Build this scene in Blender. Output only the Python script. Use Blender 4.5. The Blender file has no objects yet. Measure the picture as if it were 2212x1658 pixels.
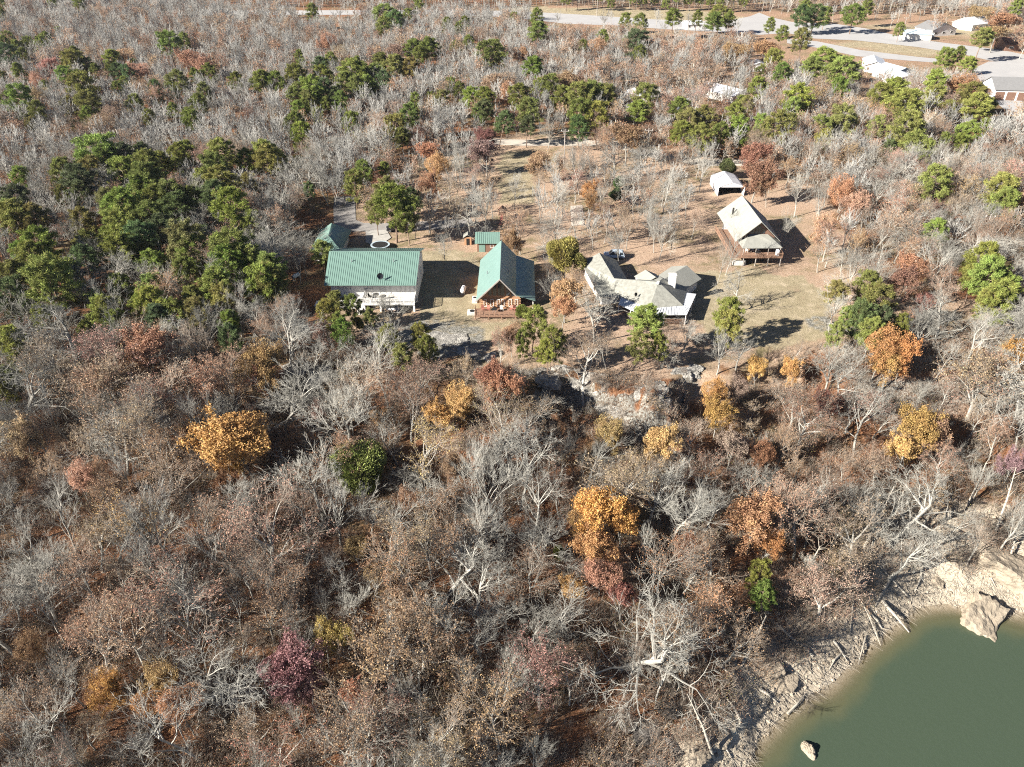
import bpy, math, random
from mathutils import Vector, Matrix, noise
S = bpy.context.scene
COL = S.collection
R = random.Random(7)
rad = math.radians

# ------------------------------------------------------------------ camera
F, TH, CAMH = 1650.0, rad(33.8), 71.5          # focal length in units of a 2212 px wide frame
cam = bpy.data.cameras.new('camera'); cam.sensor_width = 36; cam.lens = 36*F/2212
cam.clip_start = 1; cam.clip_end = 6000
camo = bpy.data.objects.new('camera', cam); COL.objects.link(camo)
camo.location = (0, 0, CAMH); camo.rotation_euler = (rad(90)-TH, 0, 0)
S.camera = camo
def U(x, y, z=0.0):                             # picture point -> place at height z
    a = TH + math.atan((y-829)/F); h = CAMH-z
    Y = h/math.tan(a); d = Y*math.cos(TH)+h*math.sin(TH)
    return ((x-1106)/F*d, Y)
def P(x, y, z):
    h = CAMH-z; d = y*math.cos(TH)+h*math.sin(TH)
    v = h*math.cos(TH)-y*math.sin(TH)
    return (1106+F*x/d, 829+F*v/d, d)

# ------------------------------------------------------------------ light
SUN_EL, SUN_DIR = rad(27), Vector((-0.89, -0.455, 0)).normalized()
w = bpy.data.worlds.new('World'); S.world = w; w.use_nodes = True
nt = w.node_tree; bg = nt.nodes['Background']
sky = nt.nodes.new('ShaderNodeTexSky'); sky.sky_type = 'NISHITA'; sky.sun_disc = False
sky.sun_elevation = SUN_EL; sky.sun_rotation = math.atan2(SUN_DIR.x, SUN_DIR.y)
sky.altitude = 200; sky.air_density = .38; sky.dust_density = .15; sky.ozone_density = 1.5
nt.links.new(sky.outputs[0], bg.inputs[0]); bg.inputs[1].default_value = 0.05
sl = bpy.data.lights.new('sun', 'SUN'); sl.energy = 5.0; sl.angle = rad(0.53); sl.color = (1, .94, .85)
so = bpy.data.objects.new('sun', sl); COL.objects.link(so)
sv = Vector((SUN_DIR.x*math.cos(SUN_EL), SUN_DIR.y*math.cos(SUN_EL), math.sin(SUN_EL)))
so.rotation_euler = sv.to_track_quat('Z', 'Y').to_euler(); so.location = (-60, 0, 90)
S.view_settings.view_transform = 'Standard'; S.view_settings.look = 'None'
S.view_settings.exposure = 1.45; S.view_settings.gamma = 1
cy = S.cycles; cy.use_denoising = False; cy.filter_width = 1.1; cy.max_bounces = 4; cy.diffuse_bounces = 1; cy.glossy_bounces = 2; cy.transparent_max_bounces = 8
cy.transmission_bounces = 2; cy.volume_bounces = 0; cy.caustics_reflective = False; cy.caustics_refractive = False

# ------------------------------------------------------------------ materials
def newmat(name):
    m = bpy.data.materials.new(name); m.use_nodes = True
    return m, m.node_tree, m.node_tree.nodes['Principled BSDF']
def N(t, kind, **k):
    n = t.nodes.new(kind)
    for a, b in k.items():
        if a.startswith('i_'): n.inputs[a[2:].replace('_', ' ')].default_value = b
        else: setattr(n, a, b)
    return n
def mixc(t, fac, a, b, blend='MIX'):
    n = t.nodes.new('ShaderNodeMix'); n.data_type = 'RGBA'; n.blend_type = blend
    for i, v in ((0, fac), (6, a), (7, b)):
        if hasattr(v, 'is_linked') or hasattr(v, 'links'): t.links.new(v, n.inputs[i])
        else: n.inputs[i].default_value = (*v, 1) if isinstance(v, tuple) and len(v) == 3 else v
    return n.outputs[2]
def ramp(t, src, stops):
    n = t.nodes.new('ShaderNodeValToRGB'); e = n.color_ramp.elements
    while len(e) < len(stops): e.new(.5)
    for k, (p, c) in enumerate(stops): e[k].position = p; e[k].color = (*c, 1) if isinstance(c, tuple) else (c, c, c, 1)
    t.links.new(src, n.inputs[0]); return n.outputs[0]
def nz(t, scale, detail=4, rough=.6, vec=None):
    n = N(t, 'ShaderNodeTexNoise'); n.inputs['Scale'].default_value = scale
    n.inputs['Detail'].default_value = detail; n.inputs['Roughness'].default_value = rough
    if vec: t.links.new(vec, n.inputs['Vector'])
    return n.outputs[0]
def bump(t, b, h, dist, st=1):
    n = N(t, 'ShaderNodeBump'); n.inputs['Distance'].default_value = dist; n.inputs['Strength'].default_value = st
    t.links.new(h, n.inputs['Height']); t.links.new(n.outputs[0], b.inputs['Normal'])
def plain(name, c, rough=.7, var=.25, scale=3, metal=0, bmp=0, spec=.3):
    m, t, b = newmat(name)
    tc = N(t, 'ShaderNodeTexCoord').outputs['Object']
    if name in ('tan sandstone', 'pale sandstone', 'dark boulder stone'): tc = N(t, 'ShaderNodeNewGeometry').outputs['Position']
    f = ramp(t, nz(t, scale, 5, .65, tc), [(.3, 1-var), (.7, 1.0)])
    t.links.new(mixc(t, 1.0, f, c, 'MULTIPLY'), b.inputs['Base Color'])
    b.inputs['Roughness'].default_value = rough; b.inputs['Metallic'].default_value = metal
    b.inputs['Specular IOR Level'].default_value = spec
    if bmp: bump(t, b, nz(t, scale*4, 4, .6, tc), bmp)
    return m
def leafmat(name, hue=.5, var=.45, rough=.75, trans=.25, col=None):
    """leaf colour = the object's own colour, varied leaf by leaf and tree by tree"""
    m, t, b = newmat(name)
    oi = N(t, 'ShaderNodeObjectInfo'); g = N(t, 'ShaderNodeNewGeometry')
    f = ramp(t, g.outputs['Random Per Island'], [(0, 1-var), (1, 1+var*.6)])
    c = mixc(t, 1.0, oi.outputs['Color'] if col is None else f, f if col is None else col, 'MULTIPLY')
    tc = N(t, 'ShaderNodeTexCoord').outputs['Object']; bl = nz(t, .8, 3, .6, tc)
    c = mixc(t, 1.0, c, ramp(t, bl, [(.3, (.74, .66, .64)), (.52, (1., 1., 1.)), (.72, (1.22, 1.3, 1.15))]), 'MULTIPLY')
    hs = N(t, 'ShaderNodeHueSaturation'); t.links.new(c, hs.inputs['Color'])
    mr = N(t, 'ShaderNodeMapRange'); t.links.new(oi.outputs['Random'], mr.inputs[0]); mr.inputs[3].default_value = .492; mr.inputs[4].default_value = .507
    t.links.new(mr.outputs[0], hs.inputs['Hue'])
    mv = N(t, 'ShaderNodeMapRange'); t.links.new(oi.outputs['Random'], mv.inputs[0]); mv.inputs[3].default_value = .8; mv.inputs[4].default_value = 1.2
    t.links.new(mv.outputs[0], hs.inputs['Value'])
    t.links.new(hs.outputs[0], b.inputs['Base Color']); b.inputs['Roughness'].default_value = rough
    b.inputs['Specular IOR Level'].default_value = .25
    tr = N(t, 'ShaderNodeBsdfTranslucent'); t.links.new(hs.outputs[0], tr.inputs[0])
    mx = N(t, 'ShaderNodeMixShader'); mx.inputs[0].default_value = trans
    t.links.new(b.outputs[0], mx.inputs[1]); t.links.new(tr.outputs[0], mx.inputs[2])
    t.links.new(mx.outputs[0], t.nodes['Material Output'].inputs[0])
    return m
def barkmat(name, c1, c2):
    m, t, b = newmat(name)
    tc = N(t, 'ShaderNodeTexCoord').outputs['Object']; oi = N(t, 'ShaderNodeObjectInfo')
    c = mixc(t, nz(t, 1.3, 3, .6, tc), c1, c2)
    mv = N(t, 'ShaderNodeMapRange'); t.links.new(oi.outputs['Random'], mv.inputs[0]); mv.inputs[3].default_value = .72; mv.inputs[4].default_value = 1.25
    c = mixc(t, 1.0, c, mv.outputs[0], 'MULTIPLY')
    t.links.new(c, b.inputs['Base Color']); b.inputs['Roughness'].default_value = .85
    b.inputs['Specular IOR Level'].default_value = .2
    return m
M = {}
M['leaf'] = leafmat('leaves', trans=.3)
M['needle'] = leafmat('needles', var=.5, trans=.2)
M['bark'] = barkmat('grey bark', (.23, .215, .185), (.47, .45, .40))
M['twig'] = barkmat('twigs', (.26, .25, .215), (.43, .415, .37))
M['twig_tan'] = barkmat('tan twigs', (.23, .185, .145), (.38, .325, .265))
M['twig_far'] = barkmat('far twigs', (.27, .265, .24), (.45, .44, .41))
M['pinebark'] = barkmat('pine bark', (.16, .105, .075), (.30, .23, .18))
M['white'] = plain('white siding', (.80, .79, .76), .6, .1)
M['offwhite'] = plain('off white trim', (.72, .70, .65), .6, .15)
M['greenmetal'] = plain('green roof metal', (.19, .305, .26), .38, .12, .8, spec=.5)
M['greendark'] = plain('green roof paint', (.20, .31, .28), .36, .12, .8, spec=.5)
M['glass'] = plain('window glass', (.03, .04, .05), .08, .1, 1, spec=.8)
M['curtain'] = plain('white curtain', (.8, .8, .8), .7, .05)
M['log'] = plain('honey logs', (.52, .30, .17), .6, .35, 6)
M['cedar'] = plain('reddish deck boards', (.36, .22, .15), .7, .4, 5)
M['brown'] = plain('brown siding', (.24, .14, .10), .7, .3, 4)
M['shingle'] = plain('weathered shingles', (.335, .335, .295), .9, .4, 1.6, bmp=.03)
M['shingle2'] = plain('light shingles', (.35, .35, .31), .9, .2, 1.2, bmp=.03)
M['greyroof'] = plain('grey shingles', (.24, .24, .24), .9, .2, 1.2)
M['whitemetal'] = plain('white sheet metal', (.74, .76, .78), .4, .12, .8, spec=.5)
M['bluemetal'] = plain('pale blue sheet metal', (.50, .60, .66), .4, .15, .8, spec=.5)
M['tarp'] = plain('white vinyl', (.80, .81, .84), .5, .12, 1)
M['concrete'] = plain('pale concrete', (.50, .48, .44), .85, .25, 1)
M['rock'] = plain('pale sandstone', (.60, .57, .51), .9, .75, .9, bmp=.4)
M['tanrock'] = plain('tan sandstone', (.44, .37, .28), .9, .5, .5, bmp=.2)
M['darkrock'] = plain('dark boulder stone', (.17, .155, .14), .9, .5, .8, bmp=.2)
M['drift'] = plain('bleached wood', (.52, .47, .39), .85, .4, 2)
M['pole'] = plain('pole wood', (.40, .36, .32), .85, .3, 2)
M['carpaint'] = plain('pale blue car paint', (.55, .66, .78), .25, .03, 1, spec=.6)
M['blackpaint'] = plain('black car paint', (.02, .02, .025), .2, .03, 1, spec=.6)
M['rubber'] = plain('tyre rubber', (.02, .02, .02), .8, .1)
M['steel'] = plain('grey steel', (.35, .36, .38), .4, .1, 2, metal=.4)
M['dark'] = plain('dark interior', (.02, .02, .02), .9, .1)
M['red'] = plain('faded red plastic', (.42, .17, .13), .5, .1)
M['stonewhite'] = plain('white painted stone', (.72, .71, .68), .8, .3, 2, bmp=.1)

# ------------------------------------------------------------------ mesh helpers
class MB:
    def __init__(s): s.v = []; s.f = []; s.m = []
    def face(s, pts, m=0):
        n = len(s.v); s.v += [tuple(p) for p in pts]; s.f.append(tuple(range(n, n+len(pts)))); s.m.append(m)
    def solid(s, top, bot, m=0):                 # prism between two matching polygons
        n = len(top); b = len(s.v); s.v += [tuple(p) for p in top]+[tuple(p) for p in bot]
        s.f.append(tuple(range(b, b+n))); s.f.append(tuple(range(b+2*n-1, b+n-1, -1)))
        for i in range(n): j = (i+1) % n; s.f.append((b+i, b+n+i, b+n+j, b+j))
        s.m += [m]*(n+2)
    def slab(s, pts, t=.16, m=0): s.solid(pts, [(x, y, z-t) for x, y, z in pts], m)
    def prism(s, pts, z0, z1, m=0): s.solid([(x, y, z1) for x, y in pts], [(x, y, z0) for x, y in pts], m)
    def box(s, x0, x1, y0, y1, z0, z1, m=0): s.prism([(x0, y0), (x1, y0), (x1, y1), (x0, y1)], z0, z1, m)
    def tube(s, a, b, r0, r1=None, n=6, m=0):
        a, b = Vector(a), Vector(b); r1 = r0 if r1 is None else r1
        q = (b-a).to_track_quat('Z', 'Y')
        ring = lambda c, r: [c+q@Vector((r*math.cos(6.2832*k/n), r*math.sin(6.2832*k/n), 0)) for k in range(n)]
        s.solid(ring(b, r1), ring(a, r0), m)
    def mesh(s, name, mats, org=(0, 0, 0), smooth=False):
        me = bpy.data.meshes.new(name)
        ox, oy, oz = org
        me.from_pydata([(x-ox, y-oy, z-oz) for x, y, z in s.v], [], s.f)
        for q in (mats if isinstance(mats, (list, tuple)) else [mats]): me.materials.append(q)
        me.polygons.foreach_set('material_index', s.m)
        if smooth: me.polygons.foreach_set('use_smooth', [True]*len(s.f))
        me.update(); return me
    def build(s, name, mats, parent=None, smooth=False, bevel=0):
        org = parent['_org'] if parent is not None and '_org' in parent else (0, 0, 0)
        o = bpy.data.objects.new(name, s.mesh(name, mats, org, smooth)); COL.objects.link(o)
        if parent is not None: o.parent = parent
        if bevel:
            b = o.modifiers.new('bevel', 'BEVEL'); b.width = bevel; b.segments = 2; b.limit_method = 'ANGLE'
        return o
def tag(o, label, cat=None, group=None, kind=None):
    if label: o['label'] = label
    if cat: o['category'] = cat
    if group: o['group'] = group
    if kind: o['kind'] = kind
    return o
def empty(name, loc, label, cat, group=None, rz=0, coords_world=True):
    o = bpy.data.objects.new(name, None); COL.objects.link(o); o.location = loc; o.rotation_euler = (0, 0, rz)
    o.empty_display_size = .5
    o['_org'] = tuple(loc) if coords_world else (0., 0., 0.)
    return tag(o, label, cat, group)
def sub(o, parent):                               # re-hang a built piece as sub-part
    o.parent = parent; return o

# ------------------------------------------------------------------ terrain
WZ = -22.0
def interp(x, pts):
    if x <= pts[0][0]: return pts[0][1]
    for (a, b), (c, d) in zip(pts, pts[1:]):
        if x <= c: return b+(d-b)*(x-a)/(c-a)
    return pts[-1][1]
sm = lambda t: (lambda t: t*t*(3-2*t))(max(0., min(1., t)))
shore = [U(x, y, WZ) for x, y in [(1612, 1660), (1640, 1592), (1712, 1532), (1800, 1462), (1868, 1402), (1930, 1350), (1985, 1312), (2040, 1300), (2100, 1318), (2215, 1325)]]
SH = [(-120, 30), (-40, 30), (5, 36), (18, 43)]+shore+[(90, 76), (140, 70), (300, 60)]
EDGE = [(-140, 118), (-80, 113), (-45, 110), (-20, 109), (0, 108), (8, 108), (24, 103), (31, 112), (48, 118), (75, 117), (95, 108), (160, 106)]
def nse(x, y, s, k=0): return noise.noise(Vector((x*s, y*s, k)))
def ground(x, y):
    e = interp(x, EDGE)+3.5*nse(x, y, .07, 3)+1.2*nse(x, y, .25, 5)
    d = e-y
    und = .5*nse(x, y, .03, 9)*sm((170-y)/40)
    if d <= 0: return und-.5*sm(1+d/16)
    ys = interp(x, SH)
    cw = 3.0+9*sm(.5+1.6*nse(x, y, .035, 21)) if not (4 < x < 27) else 2.6+5*sm(.5+2.2*nse(x, y, .11, 23))
    cliff = (4.6+2*nse(x, y, .12, 61)) if 2 < x < 29 else 3.5
    z = -.5-cliff*sm(d/cw)
    t = (d-cw*.6)/max(8, (e-cw*.6-ys))
    if t > 0: z += -(22-.5-cliff)*min(t, 1.0)
    if y < ys: z -= min(.30*(ys-y), 7)
    z += (.55*nse(x, y, .12, 1)+.28*nse(x, y, .4, 2))*sm(d/6)*(.45 if abs(y-ys) < 4 else 1)
    if 1 < x < 33 and -6 < d < 14:
        k_ = sm((x-1)/4)*sm((33-x)/4)*sm((d+6)/4)*sm((14-d)/5)
        z += k_*(1.5*nse(x, y, .45, 51)+.9*(abs(nse(x, y, 1.0, 53))*-2+.6)+(.8 if nse(x, y, .3, 57) > 0 else -.5))
    z += 4*sm((-x-8)/62)*sm(d/35)*sm((y-20)/30)  # added rise to the left, tilts the slope off the sun to deepen shade
    return z+und*(1-sm(d/10))
def inpoly(x, y, pts):
    c = False; j = len(pts)-1
    for i in range(len(pts)):
        xi, yi = pts[i]; xj, yj = pts[j]
        if (yi > y) != (yj > y) and x < (xj-xi)*(y-yi)/(yj-yi)+xi: c = not c
        j = i
    return c
def shoredist(x, y):
    best = 1e9
    for (a, b), (c, d) in zip(SH, SH[1:]):
        L = (c-a)**2+(d-b)**2; t = max(0, min(1, ((x-a)*(c-a)+(y-b)*(d-b))/L))
        best = min(best, math.hypot(x-a-t*(c-a), y-b-t*(d-b)))
    return best if y > interp(x, SH) else -best
def axis(segs):
    out = []
    for a, b, s in segs:
        k = a
        while k < b: out.append(k); k += s
    return out+[segs[-1][1]]
LAWN = [[U(*p) for p in q] for q in (
    [(1480, 590), (1620, 585), (1740, 600), (1800, 660), (1790, 715), (1700, 740), (1560, 750), (1500, 700)],
    [(1075, 330), (1150, 330), (1155, 440), (1070, 440)], [(905, 540), (1035, 540), (1040, 700), (905, 690)],
    [(920, 690), (1100, 690), (1100, 740), (900, 740)],
    [(1106, 14), (1560, 24), (1620, 42), (1560, 52), (1106, 26)], [(1850, 56), (2100, 85), (2212, 112), (2212, 60), (2040, 60), (1900, 50)],
    [(1800, 78), (2050, 110), (1990, 128), (1820, 100)])]
YARD = [U(*p) for p in [(720, 600), (760, 430), (960, 330), (1060, 290), (1330, 290), (1560, 350), (1760, 400), (1820, 520), (1900, 640), (2212, 650), (2212, 720), (1760, 770), (1500, 830), (1150, 800), (880, 790), (700, 700)]]
SLABS = [[U(*p) for p in q] for q in ([(880, 700), (1000, 690), (1060, 735), (1050, 780), (980, 790), (890, 760)], [(610, 690), (690, 680), (700, 720), (640, 740)], [(1740, 690), (1830, 700), (1810, 716), (1745, 704)])]
def softpoly(x, y, polys, jit):
    xx = x+jit*nse(x, y, .15, 31); yy = y+jit*nse(x, y, .15, 37)
    return 1.0 if any(inpoly(xx, yy, p) for p in polys) else 0.0
xs = axis([(-3000, -400, 260), (-400, -140, 13), (-140, -84, 4), (-84, 88, .8), (88, 140, 4), (140, 400, 13), (400, 3000, 260)])
ys_ = axis([(-200, 20, 20), (20, 46, 2), (46, 180, .8), (180, 300, 3), (300, 560, 7), (560, 4000, 215)])
verts = []; att = {k: [] for k in ('lawn', 'yard', 'rockmask', 'beach', 'cliffs', 'sand')}
SAND = [[U(x, y, WZ+.6) for x, y in q] for q in ([(1528, 1600), (1570, 1560), (1640, 1500), (1700, 1445), (1740, 1420), (1725, 1455), (1660, 1520), (1600, 1580), (1560, 1650), (1530, 1665)], [(1380, 1640), (1470, 1620), (1540, 1640), (1530, 1680), (1380, 1680)])]
for y in ys_:
    for x in xs:
        near = abs(x) < 150 and y < 190
        verts.append((x, y, ground(x, y)))
        att['sand'].append(softpoly(x, y, SAND, 1.5) if near and y < 75 else 0.)
        att['cliffs'].append(1. if 3 < x < 32 and 90 < y < 125 else .9 if 60 < x < 90 and 100 < y < 125 else 0.)
        att['lawn'].append(softpoly(x, y, LAWN, 3))
        att['yard'].append(softpoly(x, y, [YARD], 8) if near or y < 300 else (.6 if x > 20 else .1))
        att['rockmask'].append(softpoly(x, y, SLABS, 6) if near else 0.)
        if near and y < 100:
            sd = shoredist(x, y); wd = 8+4*sm((x-25)/30)+4*sm((x-55)/12)+2.5*nse(x, y, .12, 41)
            att['beach'].append(sm((wd-sd)/2.5))
        else: att['beach'].append(0.)
nx = len(xs)
faces = [(j*nx+i, j*nx+i+1, (j+1)*nx+i+1, (j+1)*nx+i) for j in range(len(ys_)-1) for i in range(nx-1)]
me = bpy.data.meshes.new('terrain'); me.from_pydata(verts, [], faces)
for k, vals in att.items():
    a = me.attributes.new(k, 'FLOAT', 'POINT'); a.data.foreach_set('value', vals)
me.polygons.foreach_set('use_smooth', [True]*len(faces))
m, t, b = newmat('forest floor')
g = N(t, 'ShaderNodeNewGeometry'); pos = g.outputs['Position']
A = lambda n: N(t, 'ShaderNodeAttribute', attribute_name=n).outputs['Fac']
n1 = nz(t, .35, 6, .7, pos); n2 = nz(t, 3.0, 5, .75, pos); n3 = nz(t, .06, 3, .5, pos); n4 = nz(t, 9, 3, .8, pos)
litter = ramp(t, n2, [(.25, (.05, .026, .016)), (.40, (.17, .075, .04)), (.53, (.32, .155, .08)), (.70, (.46, .28, .17))])
yardc = ramp(t, n2, [(.25, (.24, .155, .105)), (.45, (.48, .335, .235)), (.7, (.64, .50, .38))])
lawnc = ramp(t, n1, [(.3, (.28, .25, .15)), (.5, (.41, .345, .225)), (.7, (.54, .45, .32))])
rockc = ramp(t, n2, [(.36, (.05, .05, .042)), (.48, (.25, .24, .205)), (.66, (.54, .52, .47))])
beachc = ramp(t, n2, [(.25, (.22, .175, .13)), (.40, (.50, .42, .32)), (.58, (.66, .58, .46))])
c = mixc(t, A('yard'), litter, yardc)
thr = lambda s, lo, hi: ramp(t, s, [(lo, 0.), (hi, 1.)])
def mul(a, b):
    n = N(t, 'ShaderNodeMath', operation='MULTIPLY'); t.links.new(a, n.inputs[0]); t.links.new(b, n.inputs[1]); return n.outputs[0]
c = mixc(t, mul(thr(n3, .45, .6), thr(n1, .4, .6)), c, (.24, .20, .11))
c = mixc(t, mul(A('lawn'), thr(n1, .2, .45)), c, lawnc)
c = mixc(t, mul(A('rockmask'), thr(n1, .34, .48)), c, rockc)
c = mixc(t, A('beach'), c, beachc)
c = mixc(t, mul(A('sand'), thr(n2, .3, .45)), c, (.74, .66, .52))
sep = N(t, 'ShaderNodeSeparateXYZ'); t.links.new(g.outputs['Normal'], sep.inputs[0])
steep = ramp(t, sep.outputs['Z'], [(.70, 1.), (.84, 0.)])
c = mixc(t, mul(mul(steep, A('cliffs')), thr(n2, .3, .5)), c, rockc)
t.links.new(c, b.inputs['Base Color']); b.inputs['Roughness'].default_value = .95; b.inputs['Specular IOR Level'].default_value = .1
hh = N(t, 'ShaderNodeMath', operation='ADD'); t.links.new(n2, hh.inputs[0]); t.links.new(n4, hh.inputs[1])
bump(t, b, hh.outputs[0], .22)
me.materials.append(m)
o = bpy.data.objects.new('ground', me); COL.objects.link(o); o['kind'] = 'structure'

# water ------------------------------------------------------------
wx = axis([(-60, 10, 10), (10, 90, 1.0), (90, 600, 85)]); wy = axis([(-600, 20, 62), (20, 90, 1.0)])
vv = [(x, y, WZ) for y in wy for x in wx]; nx = len(wx)
fc = [(j*nx+i, j*nx+i+1, (j+1)*nx+i+1, (j+1)*nx+i) for j in range(len(wy)-1) for i in range(nx-1)]
me = bpy.data.meshes.new('water'); me.from_pydata(vv, [], fc)
a = me.attributes.new('depth', 'FLOAT', 'POINT'); a.data.foreach_set('value', [max(0, min(1, (WZ-ground(x, y)-.1)/1.5)) for x, y, z in vv])
m, t, b = newmat('lake water'); pos = N(t, 'ShaderNodeNewGeometry').outputs['Position']
dp = N(t, 'ShaderNodeAttribute', attribute_name='depth').outputs['Fac']
t.links.new(ramp(t, dp, [(0, (.22, .16, .08)), (.35, (.12, .115, .06)), (1, (.060, .084, .055))]), b.inputs['Base Color'])
b.inputs['Roughness'].default_value = .12; b.inputs['IOR'].default_value = 1.33
bump(t, b, nz(t, 1.2, 6, .65, pos), .03)
tr = N(t, 'ShaderNodeBsdfTransparent'); mx = N(t, 'ShaderNodeMixShader')
t.links.new(ramp(t, dp, [(0, .25), (.6, 1.)]), mx.inputs[0])
t.links.new(tr.outputs[0], mx.inputs[1]); t.links.new(b.outputs[0], mx.inputs[2]); t.links.new(mx.outputs[0], t.nodes['Material Output'].inputs[0])
me.materials.append(m); o = bpy.data.objects.new('lake_water', me); COL.objects.link(o); o['kind'] = 'structure'

# roads -------------------------------------------------------------
M['asph'] = plain('sun bleached asphalt', (.47, .46, .45), .9, .14, .15)
M['gravel'] = plain('pale gravel', (.60, .54, .46), .95, .25, .5)
M['drive'] = plain('driveway', (.34, .32, .30), .95, .25, .5)
def sheet(name, pts, mat, z):
    mb = MB(); mb.face([(*U(x, y, 0), z) for x, y in pts]); o = mb.build(name, mat); o['kind'] = 'structure'; return o
def strip(name, pts, wd, mat, z):
    q = [Vector(U(x, y, 0)) for x, y in pts]; L = []; Rr = []
    for i, p in enumerate(q):
        d = (q[min(i+1, len(q)-1)]-q[max(i-1, 0)]).normalized(); n = Vector((-d.y, d.x))*wd/2
        L.append(p+n); Rr.append(p-n)
    mb = MB()
    for i in range(len(q)-1):
        ps = [L[i], L[i+1], Rr[i+1], Rr[i]]
        mb.face([(p.x, p.y, z) for p in ps][::-1])
    o = mb.build(name, mat); o['kind'] = 'structure'; return o
sheet('highway', [(430, 34), (430, 24), (900, 22), (1106, 24), (1250, 32), (1400, 42), (1560, 48), (1620, 36), (1640, 28), (1665, 38), (1710, 48), (1810, 53), (1870, 62), (1940, 78), (2030, 92), (2160, 108), (2230, 122),
      (2230, 136), (2140, 132), (2080, 118), (1980, 102), (1850, 88), (1760, 84), (1700, 72), (1640, 76), (1560, 70), (1440, 64), (1340, 56), (1220, 52), (1106, 38), (900, 32)], M['asph'], .05)
sheet('frontage_road', [(1700, 84), (1765, 90), (1860, 109), (1985, 124), (2030, 128), (2020, 136), (1940, 130), (1850, 122), (1765, 104), (1700, 94)], M['asph'], .055)
sheet('parking_lot', [(2100, 150), (2135, 134), (2230, 130), (2230, 300), (2200, 260), (2150, 222), (2120, 180)], M['asph'], .06)
strip('gravel_lane', [(1040, 306), (1130, 309), (1230, 309), (1330, 312), (1420, 336), (1520, 352), (1640, 352), (1760, 372)], 6.5, M['gravel'], .06)
sheet('dirt_patch', [(1232, 446), (1258, 444), (1262, 486), (1234, 490)], M['gravel'], .09)
strip('driveway', [(745, 425), (744, 450), (745, 480), (775, 492), (860, 492), (960, 486), (1020, 480)], 5.5, M['drive'], .10)
strip('woodland_road', [(60, 243), (190, 240), (330, 246), (420, 252)], 5, M['drive'], .08)
sheet('concrete_apron', [(790, 500), (835, 498), (845, 515), (815, 535), (790, 525)], M['concrete'], .14)
for q in ([(10, 62), (45, 56), (40, 68), (8, 70)], [(150, 44), (178, 42), (176, 48), (152, 49)]): sheet('clearing', q, M['gravel'], .08)

# ------------------------------------------------------------------ buildings
def house_root(name, x, y, label, cat='house', z=0): return empty(name, (x, y, z), label, cat)
def ribs(mb, a, b, c, d, step, w=.04, h=.05, m=0):
    """raised seams running from edge a-b (upper) down to edge d-c (lower)"""
    a, b, c, d = map(Vector, (a, b, c, d)); n = int((b-a).length/step); nn = (b-a).cross(d-a).normalized()
    if nn.z < 0: nn = -nn
    for i in range(1, n):
        t0 = i/n; p = a.lerp(b, t0); q = d.lerp(c, t0); s = (b-a).normalized()*w
        mb.solid([p-s+nn*h, p+s+nn*h, q+s+nn*h, q-s+nn*h], [p-s-nn*.02, p+s-nn*.02, q+s-nn*.02, q-s-nn*.02], m)
def windowp(root, x0, x1, y, z0, z1, mull=1, frame='white', glass='glass', t=.07, ax='y', sgn=-1):
    """window in a wall at y (facing sgn*y) or, ax='x', in a wall at x=y"""
    fr = MB(); gl = MB()
    def bx(mb, a, b, c, d, d0, d1):
        lo, hi = sorted((y+sgn*d0, y+sgn*d1))
        if ax == 'y': mb.box(a, b, lo, hi, c, d)
        else: mb.box(lo, hi, a, b, c, d)
    w_ = .09
    bx(fr, x0, x1, z0, z0+w_, .005, t); bx(fr, x0, x1, z1-w_, z1, .005, t)
    bx(fr, x0, x0+w_, z0+w_, z1-w_, .005, t); bx(fr, x1-w_, x1, z0+w_, z1-w_, .005, t)
    for k in range(1, mull):
        xm = x0+(x1-x0)*k/mull; bx(fr, xm-.05, xm+.05, z0+w_, z1-w_, .005, t)
    bx(gl, x0+w_, x1-w_, z0+w_, z1-w_, .004, .03)
    f = fr.build('window', M[frame], root); g = gl.build('pane', M[glass], f)
    return f
def railing(root, pts, z, h=.95, mat='offwhite', step=.16, name='railing', r=.025):
    mb = MB()
    for (a, b) in zip(pts, pts[1:]):
        a, b = Vector(a), Vector(b); L = (b-a).length; n = max(1, int(L/step))
        mb.tube((*a, z+h), (*b, z+h), .05, n=4); mb.tube((*a, z+.12), (*b, z+.12), .035, n=4)
        for i in range(n+1):
            p = a.lerp(b, i/n); rr = .06 if i % 10 == 0 else r
            mb.tube((p.x, p.y, z), (p.x, p.y, z+h), rr, n=4)
    return mb.build(name, M[mat], root)

# --- white house with the long green roof
x0, x1, yf, yb = -35.8, -19.0, 136.0, 149.6; EZ, RZ, ry = 5.1, 8.2, 142.0
gz = -.4
h = house_root('white_house', -27.4, 142, 'long white two storey house under a ribbed green metal roof, with raised white deck')
mb = MB(); mb.box(x0, x1, yf, yb, gz, EZ-.2)
gb = [MB(), MB()]; gb[0].solid([(x0+.01, yf+.4, EZ-.2), (x0+.01, yb-.4, EZ-.2), (x0+.01, ry, RZ-.45)], [(x0+.2, yf+.4, EZ-.2), (x0+.2, yb-.4, EZ-.2), (x0+.2, ry, RZ-.45)])
gb[1].solid([(x1-.01, yf+.4, EZ-.2), (x1-.01, yb-.4, EZ-.2), (x1-.01, ry, RZ-.45)], [(x1-.2, yf+.4, EZ-.2), (x1-.2, yb-.4, EZ-.2), (x1-.2, ry, RZ-.45)])
mb.v += []
wl = mb.build('wall', M['white'], h); [g_.build('gable', M['white'], h) for g_ in gb]
mb = MB(); A_, B_ = (x0-.9, ry, RZ), (x1+.5, ry, RZ); C_, D_ = (x1+.4, 133.6, EZ-.1), (x0-.6, 133.6, EZ-.1)
mb.slab([A_, B_, C_, D_], .12); E_, G_ = (x1+.4, 151.2, EZ-.1), (x0-.8, 151.2, EZ-.1); mb.slab([B_, A_, G_, E_], .12)
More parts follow.
